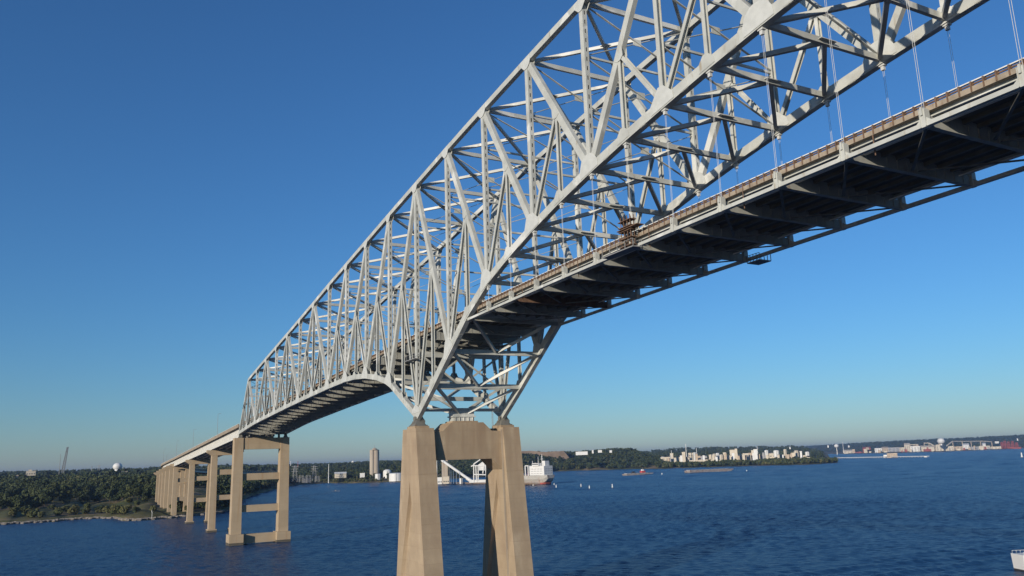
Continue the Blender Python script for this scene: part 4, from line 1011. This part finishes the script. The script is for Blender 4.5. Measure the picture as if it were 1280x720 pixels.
block('school_building', 'small cream building at the right end of the row by the white water tower', 'building', 168, 172.5, 588.8, 592.2, 2110, 'cream', 10, win=2)
for i, (px, yt, yb_, m_) in enumerate(((361,574,586,'redb'),(363.5,577,586,'white'),(372.5,577,587,'redb'))):
    pole('slim chimney on the skyline beside the shore pier, %s of three from the left' % ('first','second','third')[i], px, yt, yb_, 1.4, 3200, m_, 'chimney', 'chimney')
# curved pale guard fence below the viaduct on the left bank
mb = MB(); pts = [(182.5,624),(182,629),(184,634),(187,638.5),(189.5,642),(190,645.5)]
gp = [G(a[0], a[1]-3, 4.0) for a in pts]
t = thing('guard_fence', 'curved pale guard fence on the bank beside the viaduct legs', 'fence', tuple(gp[-1]))
for i in range(len(gp)-1): mb.beam(gp[i]+Vector((0,0,.9)), gp[i+1]+Vector((0,0,.9)), .25, .7)
mb.build('rail_panel', M['galv'], t)
for i in range(len(gp)):
    mb = MB(); mb.box(gp[i].x-.15, gp[i].x+.15, gp[i].y-.15, gp[i].y+.15, gp[i].z-3, gp[i].z+1.3); mb.build('fence_post', M['galv'], t)

# ------------------------------------------------------------------ hill behind the ship: field and white roofs
t = thing('cut_bank', 'reddish brown bare bank on the hilltop behind the ship', 'bank', tuple(at(680, 2500, 20)))
mb = MB(); r_ = random.Random(4); top = [U1(648+i*2.6, 564.4-.6*math.sin(i*.35)-r_.uniform(0,.35), 2500) for i in range(23)]
mb.prism([U1(640,578,2500)]+top+[U1(716,578,2500)], Vector((-60,40,0))); mb.build('slope', M['bank'], t)
block('warehouse', 'white roofed warehouse on the wooded hilltop right of the bare bank', 'warehouse', 720, 735, 564.6, 568, 2150, 'white', 30)
block('house', 'small white house on the hilltop right of the white warehouse', 'house', 740.5, 742.5, 562.8, 566, 2150, 'white', 8, gable=True)
block('house', 'low grey-white building near the top of the wooded hill', 'building', 748, 753, 562.8, 565, 2150, 'galv', 12)
block('house', 'tiny white house highest on the wooded hill', 'house', 762.5, 765.5, 563.2, 565, 2150, 'white', 8, gable=True)

# ------------------------------------------------------------------ cream chemical works behind the tree belt
GW = 2350
wk = [ # kind, px0, px1, ytop, ybot, material, label bits
('b',826,838,570.5,577,'cream'),('b',838,842,566,578,'white'),('b',842,853,570.5,579,'cream'),('b',853,857,564.5,578,'cream'),('b',858,861,568,578,'tan'),
('b',861,867,565.5,577,'cream'),('t',869,3,565,577,'white'),('b',871,876,569,577,'tan'),('b',863,892,573.5,578,'cream'),('b',888,896,569,578,'cream'),
('t',893.5,4.5,567,577,'cream'),('t',897.5,4,566,577,'white'),('t',902,4.5,568,577,'cream'),('b',904.5,908,565,577,'white'),('b',908,914,568.5,577.5,'cream'),
('b',913,921,561.8,577,'cream'),('b',919.5,922.5,560.5,577,'cream'),('b',922,927,566.5,577,'white'),('b',929,936,566,577,'cream'),('b',936,941,565.5,576,'tan'),
('b',940,947,562.2,576,'cream'),('b',943,947.5,561,575,'white'),('b',947,956,568,576,'tan'),('t',959,4.5,562.5,572,'white'),('b',962,970,566,574,'cream'),
('t',971.3,6.5,563,570.5,'white'),('b',966,990,567.5,573,'tan'),('t',982.5,3.6,561.2,569,'cream'),('t',996.5,5.2,563,570,'cream'),('b',990,994,565,570.5,'white'),
('b',1000,1013,568,572.5,'white'),('t',1010,4.8,564.5,569,'white'),('b',875,884,569,572,'greyb')]
ordn = ['first','second','third','fourth','fifth','sixth','seventh','eighth','ninth','tenth','eleventh','twelfth','thirteenth','fourteenth','fifteenth','sixteenth','seventeenth','eighteenth','nineteenth','twentieth','twenty-first','twenty-second','twenty-third','twenty-fourth','twenty-fifth','twenty-sixth','twenty-seventh','twenty-eighth']
nb_ = sorted([k for k in wk if k[0] == 'b'], key=lambda k: k[1]); nt_ = sorted([k for k in wk if k[0] == 't'], key=lambda k: k[1])
hw = {'cream':'cream','white':'white','tan':'tan','greyb':'grey'}
for i, k in enumerate(nb_):
    tall = (k[4]-k[3]) > (k[2]-k[1])
    block('plant_building', '%s %s block of the pale works behind the tree belt, %s block from left' % ('tall' if tall else 'low', hw[k[5]], ordn[i]), 'building', k[1], k[2], k[3]+1.1, k[4], GW+(i*37) % 90+(60 if k[5] == 'greyb' else 0), ('cream' if k[5]=='white' and i % 3 else k[5]), 16, win=(2 if i % 5 == 0 else 0))
for i, k in enumerate(nt_):
    tank('upright %s tank of the pale works behind the tree belt, %s tank from left' % (hw[k[5]], ordn[i]), k[1], k[3]+.8, k[4], k[2], GW-20+(i*29) % 60, k[5], .35)
pole('tallest thin white stack of the pale works', 858.5, 555.5, 570, 1.1, GW-30, 'white', 'stack', 'stack')
pole('thin pale stack in the gap between the two halves of the works', 871.5, 560.5, 571, .9, GW-30, 'white', 'stack', 'stack')
pole('thin pale stack near the left end of the works', 840, 563.5, 570, .8, GW-30, 'white', 'stack', 'stack')
pole('thin white stack over the right half of the works', 948, 558.5, 566, .8, GW-30, 'white', 'stack', 'stack')
t = thing('pipe_bridge', 'long pale pipe bridge running in front of the works', 'pipe bridge', tuple(at(862, GW-60, 5)))
mb = MB(); mb.beam(U1(862,576,GW-60), U1(912,576.3,GW-60), 3, 3.5); mb.build('pipe_deck', M['cream'], t)
mb = MB()
for k in range(9): p = U1(863+k*6, 576, GW-60); mb.box(p.x-.6, p.x+.6, p.y-.6, p.y+.6, 1, p.z-1.7)
mb.build('trestle', M['cream'], t)

# ------------------------------------------------------------------ jetty and far industrial shore
ja = G(1043, 573.4); jb_ = G(1160, 571.6); ju, jv = axes(ja, jb_); jl = (jb_-ja).length
t = thing('jetty', 'long low white jetty reaching out from the wooded point', 'jetty', tuple(ja))
mb = MB(); lbox(mb, ja, ju, jv, 0, jl, 0, 5, 2.6, 4.4); mb.build('jetty_deck', M['white'], t)
mb = MB()
for k in range(int(jl/14)): p = ja+ju*(k*14+3)+jv*2.5; mb.tube((p.x,p.y,-2),(p.x,p.y,2.6), .9, .9, 6)
mb.build('piling', M['cream'], t)
jd = lambda px: math.hypot(*((G(px, interp([1043,1160],[573.4,571.6],px))-CAM).xy)) + 8
block('jetty_house', 'tan square building on the middle of the long jetty', 'building', 1109.5, 1122.5, 566.8, 573, jd(1116), 'tan', 30, win=6)
block('jetty_house', 'small white annex left of the tan jetty building', 'building', 1105, 1109.3, 568.8, 573.2, jd(1107), 'white', 16, win=2)
block('dolphin', 'small pale mooring platform at the outer end of the jetty', 'platform', 1156, 1159.5, 570.6, 572.6, jd(1158)-6, 'white', 10)
block('barge', 'small white landing float under the left part of the jetty', 'float', 1081, 1085.5, 573.3, 575, jd(1083)-25, 'white', 8)
FD = lambda px, off=60: fshore_d(px)+off
fi = [('b',1056,1068,564,567.5,'cream'),('b',1060,1064,563,566,'white'),('b',1070,1079,565,567.5,'redb'),('b',1080,1090,560.5,566.8,'redb'),('b',1084,1088,559.5,562,'tan'),
('b',1095,1104,560.5,565.8,'white'),('b',1104,1112,560.5,564.5,'tan'),('b',1112,1126,559.5,564.5,'greyb'),('b',1126,1133,559.5,564,'cream'),('b',1133,1140,556,564.5,'cream'),
('b',1140,1152,558,564.5,'white'),('b',1144,1150,557,560,'tan'),('b',1152,1170,559,564,'cream'),('b',1156,1166,561.5,564.5,'redb'),('b',1172,1184,556,564,'cream'),('b',1176,1180,552.5,558,'tan'),
('b',1184,1194,558,564,'cream'),('b',1194,1206,558.2,562.5,'tan'),('b',1206,1214,556.5,561,'white'),('b',1214,1226,558.5,562,'greyb'),('b',1226,1240,557.5,562,'cream'),('b',1231,1235,555.5,558.5,'white'),
('b',1240,1254,558.3,562,'cream'),('b',1247,1252,551.8,553.8,'white')]
fi.sort(key=lambda k: k[1])
for i, k in enumerate(fi):
    nm = {'cream':'cream','white':'white','tan':'tan','greyb':'grey','redb':'rust red'}[k[5]]
    block('harbour_shed', '%s harbour shed on the far industrial shore, %s building from the left' % (nm, ordn[i] if i < len(ordn) else 'last'), 'building', k[1], k[2], k[3], k[4], FD((k[1]+k[2])/2, 40+(i*53) % 160), k[5], 60, win=3, gable=(i % 3 == 0))
def conv(label, pts, off):
    t = thing('conveyor_gallery', label, 'conveyor', tuple(at(pts[0][0], FD(pts[0][0], off), 3))); mb = MB(); P = [U1(a, y, FD(a, off)) for a, y in pts]
    for i in range(len(P)-1): mb.beam(P[i], P[i+1], 5, 5)
    mb.build('gallery', M['cream'], t); mb = MB()
    for i in range(len(P)): mb.box(P[i].x-2, P[i].x+2, P[i].y-2, P[i].y+2, 2, P[i].z-2.6)
    mb.build('support_tower', M['tan'], t)
conv('long high conveyor gallery at the right of the far industrial shore', [(1186,557),(1194,551.5),(1206,551.6),(1217,551.6),(1229,551.2),(1243,552)], 260)
conv('sloping conveyor gallery left of the broad water tower', [(1158,553.8),(1164,553.6),(1171,557.5)], 260)
conv('short conveyor gallery in the middle of the far industrial shore', [(1133,554.5),(1140,555.8),(1150,555.5)], 220)
pole('white stack at the left end of the far industrial shore', 1055.8, 553, 566, 2.2, FD(1056, 50), 'white', 'stack', 'stack')
for i, px in enumerate((1255.5, 1259.5, 1264, 1269, 1274)):
    yt = (552.5,551.0,551.8,551.2,553)[i]
    lattice('harbour_crane', 'dark red harbour crane on the far shore, %s of five from the left' % ordn[i], 'crane', px, yt, 561.5, 15, 8, FD(px, 60), m_='redb', arms=2, group='red harbour cranes', fill=2.4)
block('ship_shed', 'long dark red hull or shed below the red cranes', 'shed', 1253, 1279, 559.2, 562, FD(1266, 30), 'redb', 30)
for i in range(48):
    px = rnd.uniform(1052, 1290); off = rnd.uniform(300, 900); y_ = rnd.uniform(552.5, 560) - (px-1100)*.012
for i, (px, y_) in enumerate(((1063,557),(985,560.3),(1037,557.0),(1276,548.3),(989,559))):
    block('house', 'tiny white house on the far wooded ridge, %s of five counted in no order but at bearing %s' % (ordn[i], ('above the red sheds','above the works','left of the mushroom tower','at the right edge of the picture','just right of the one above the works')[i]) if False else 'tiny white house on the far wooded ridge %s' % ('above the red sheds','above the right half of the works','left of the mushroom water tower','at the right edge of the picture','a little right of one above the works')[i], 'house', px-.8, px+.8, y_, y_+2, 4300 if px < 1040 else 6300, 'white', 12, gable=True)

# ------------------------------------------------------------------ barges, tug, buoys, boats
def barge(label, pa_, pb_, h, wd, m_='barge'):
    a = G(*pa_); b_ = G(*pb_); u, v = axes(a, b_); L = (b_-a).length
    if v.dot(a-Vector((CAM.x,CAM.y,0))) < 0: v = -v
    t = thing('barge', label, 'barge', tuple(a)); mb = MB()
    P = lambda s, q, z: Vector((a.x,a.y,0))+u*s+v*q+Vector((0,0,z))
    mb.prism([P(0,0,h), P(2,0,-1), P(L-9,0,-1), P(L,0,h*.75), P(L,0,h+.3), P(L-6,0,h)], v*wd); mb.build('hull', M[m_], t)
    mb = MB(); lbox(mb, a, u, v, 4, L-12, 1.2, wd-1.2, h+.003, h+1.0); mb.build('coaming', M['greyb'], t)
    mb = MB()
    for k in range(7): s = 3+k*(L-10)/6; mb.tube(P(s,.8,h), P(s,.8,h+.9), .3, .3, 6)
    mb.build('bollard', M['black'], t); return t, a, u, v, L
barge('long grey rusty barge lying below the cream works', (862,591.3), (917,588.6), 4.2, 14)
tb_, a, u, v, L = barge('low rusty work barge below the wooded hill, carrying a red deckhouse', (783,594.3), (817,592.6), 2.4, 12)
P = lambda s, q, z: Vector((a.x,a.y,0))+u*s+v*q+Vector((0,0,z))
tg = thing('deckhouse', 'small red and white deckhouse standing on the low work barge', 'deckhouse', tuple(P(L*.66, 4, 2.4)))
mb = MB(); lbox(mb, a, u, v, L*.62, L*.74, 3, 9, 3.41, 6.6); mb.build('lower_cabin', M['red'], tg)
mb = MB(); lbox(mb, a, u, v, L*.65, L*.71, 4, 8, 6.603, 9.2); mb.build('wheelhouse', M['white'], tg)
mb = MB(); mb.tube(P(L*.68,6,9.2), P(L*.68,6,13), .25, .15, 6); mb.build('mast', M['lattice'], tg)
tk = thing('excavator', 'dark machine parked at the left part of the low work barge', 'machine', tuple(P(L*.3, 4, 2.4)))
mb = MB(); lbox(mb, a, u, v, L*.26, L*.37, 3, 7, 3.41, 4.6); mb.build('tracks', M['black'], tk)
mb = MB(); lbox(mb, a, u, v, L*.29, L*.35, 3.4, 6.6, 4.603, 6.3); mb.beam(P(L*.35,5,5.5), P(L*.42,5,4.6), .5, .5); mb.build('cab_and_arm', M['black'], tk)
# white channel markers
bq = G(765.5, 609.5); bu = thing('buoy', 'tall white marker buoy, rightmost of the group right of the ship', 'buoy', tuple(bq), 'white marker buoys right of the ship')
mb = MB(); mb.lathe((bq.x,bq.y,0), [(1.1,-.6),(1.25,.3),(1.0,.9),(.75,1.2),(.6,4.6),(.2,5.2)], 12); mb.build('float_body', M['white'], bu)
mb = MB(); mb.lathe((bq.x,bq.y,0), [(1.3,-.5),(1.32,.35)], 12); mb.build('base_collar', M['black'], bu)
mb = MB(); mb.tube((bq.x,bq.y,5.1),(bq.x,bq.y,6.2), .15, .15, 6); mb.build('top_mark', M['lattice'], bu)
for px, y_, l, s in ((692.7,606.7,'white marker buoy nearest to the ship stern',.6),(695.3,609.6,'white marker buoy just below the one nearest the ship stern',.65),(726.3,608.3,'white marker buoy in the middle of the group, left of the lowest one',.65),(736.8,611.2,'lowest white marker buoy of the group right of the ship',.7),(666.5,607.6,'white marker buoy in front of the red boot of the ship',.55)):
    q = G(px, y_); dup(bu, tuple(q), label=l, scale=s)
q = G(827.5, 593); dup(bu, tuple(q), label='small white float between the two barges', scale=(1.2,1.2,.45))
q = G(933.5, 589.3); dup(bu, tuple(q), label='small white float to the right of the long barge', scale=(1.3,1.3,.45))
bu.scale = (.75,.75,.75)
q = G(1277.5, 571.7); dup(bu, tuple(q), label='lone pale marker far out at the right edge of the picture', scale=2.2)
# small skiff
q = G(419.5, 614.3); sk = thing('skiff', 'small dark open boat on the water below the white warehouse', 'boat', tuple(q))
mb = MB(); mb.prism([q+Vector((-4,-4,.7)), q+Vector((-3,-3,-.3)), q+Vector((3,4,-.3)), q+Vector((4.5,6,.9))], Vector((1.4,-1.1,0))); mb.build('hull', M['black'], sk)
mb = MB(); mb.box(q.x-.3, q.x+1.1, q.y-.9, q.y+.5, .7, 1.9); mb.build('console', M['lattice'], sk)
# white vessel cut by the right edge of the picture and its wake
q = G(1266.5, 712.5); hd = Vector((-.80,-.60,0)); 
bt = thing('workboat', 'white boat cut off by the right edge of the picture, dark at the waterline', 'boat', tuple(q))
u_ = Vector((.45,.89,0)).normalized(); v_ = Vector((u_.y,-u_.x,0))
def hullb(mb, st):
    o = len(mb.v)
    for (s, hb, zb, zt) in st:
        for (f, z) in ((-1,zt),(-.85,zb),(.85,zb),(1,zt)): mb.v.append(tuple(q+u_*s+v_*(2.6+f*hb)+Vector((0,0,z))))
    for i in range(len(st)-1):
        for j in range(4): mb.f.append((o+i*4+j, o+i*4+(j+1) % 4, o+(i+1)*4+(j+1) % 4, o+(i+1)*4+j)); mb.mi.append(0)
    mb.f += [(o,o+1,o+2,o+3), tuple(o+(len(st)-1)*4+k for k in range(4))]; mb.mi += [0,0]
mb = MB(); hullb(mb, [(0,2.6,.55,4.3),(1,2.7,.55,4.2),(12,2.7,.55,4.3),(17,1.9,.6,4.9),(20,.2,1.2,5.4)]); mb.build('hull', M['white'], bt)
mb = MB(); hullb(mb, [(.05,2.4,-.5,.547),(12,2.4,-.5,.547),(17,1.6,-.5,.547),(19,.3,0,.547)]); mb.build('boot_stripe', M['black'], bt)
mb = MB(); P = lambda s, t_, z: q+u_*s+v_*t_+Vector((0,0,z))
for k in range(12):
    for t_ in (.3, 4.9): mb.tube(P(.3+k*1.1, t_, 4.2), P(.3+k*1.1, t_, 5.0), .04, .04, 5)
for t_ in (.3, 4.9): mb.tube(P(.3, t_, 5.0), P(12.4, t_, 5.0), .04, .04, 5)
mb.build('rail', M['galv'], bt)
mb = MB()
for (s0,s1,z0,z1) in ((4,10,4.25,6.6),):
    mb.hex([P(s0,.9,z0),P(s1,.9,z0),P(s1,4.3,z0),P(s0,4.3,z0),P(s0+.3,1.1,z1),P(s1-1,1.1,z1),P(s1-1,4.1,z1),P(s0+.3,4.1,z1)])
mb.build('cabin', M['white'], bt)
# clutter of the pale works and of the harbour: small roof plants, vents and pipe racks
r_ = random.Random(21)
for i in range(34):
    px = 828+i*5.2+r_.uniform(-1.5,1.5); wd = r_.uniform(1.2,3.4); yt = 571.5-(px-830)*.028+r_.uniform(-3.2,1.5); m_ = r_.choice(('cream','tan','cream','white','greyb'))
    block('process_unit', 'small pale process unit between the tanks and blocks of the works', 'process unit', px, px+wd, yt, 577.5-(px-830)*.025, GW-70+r_.uniform(0,120), m_, 8, 'small process units of the works', gable=(i % 4 == 0))
for i in range(30):
    px = 1054+i*6.6+r_.uniform(-2,2); wd = r_.uniform(1.5,4.5); yb = interp([1048,1180,1280],[567.2,564.2,560.3],px); yt = yb-r_.uniform(2.0,5.5); m_ = r_.choice(('cream','tan','greyb','redb','cream'))
    block('harbour_unit', 'small low store or stack of goods along the far industrial shore', 'store', px, px+wd, yt, yb, FD(px, r_.uniform(20,200)), m_, 25, 'small stores along the far shore')
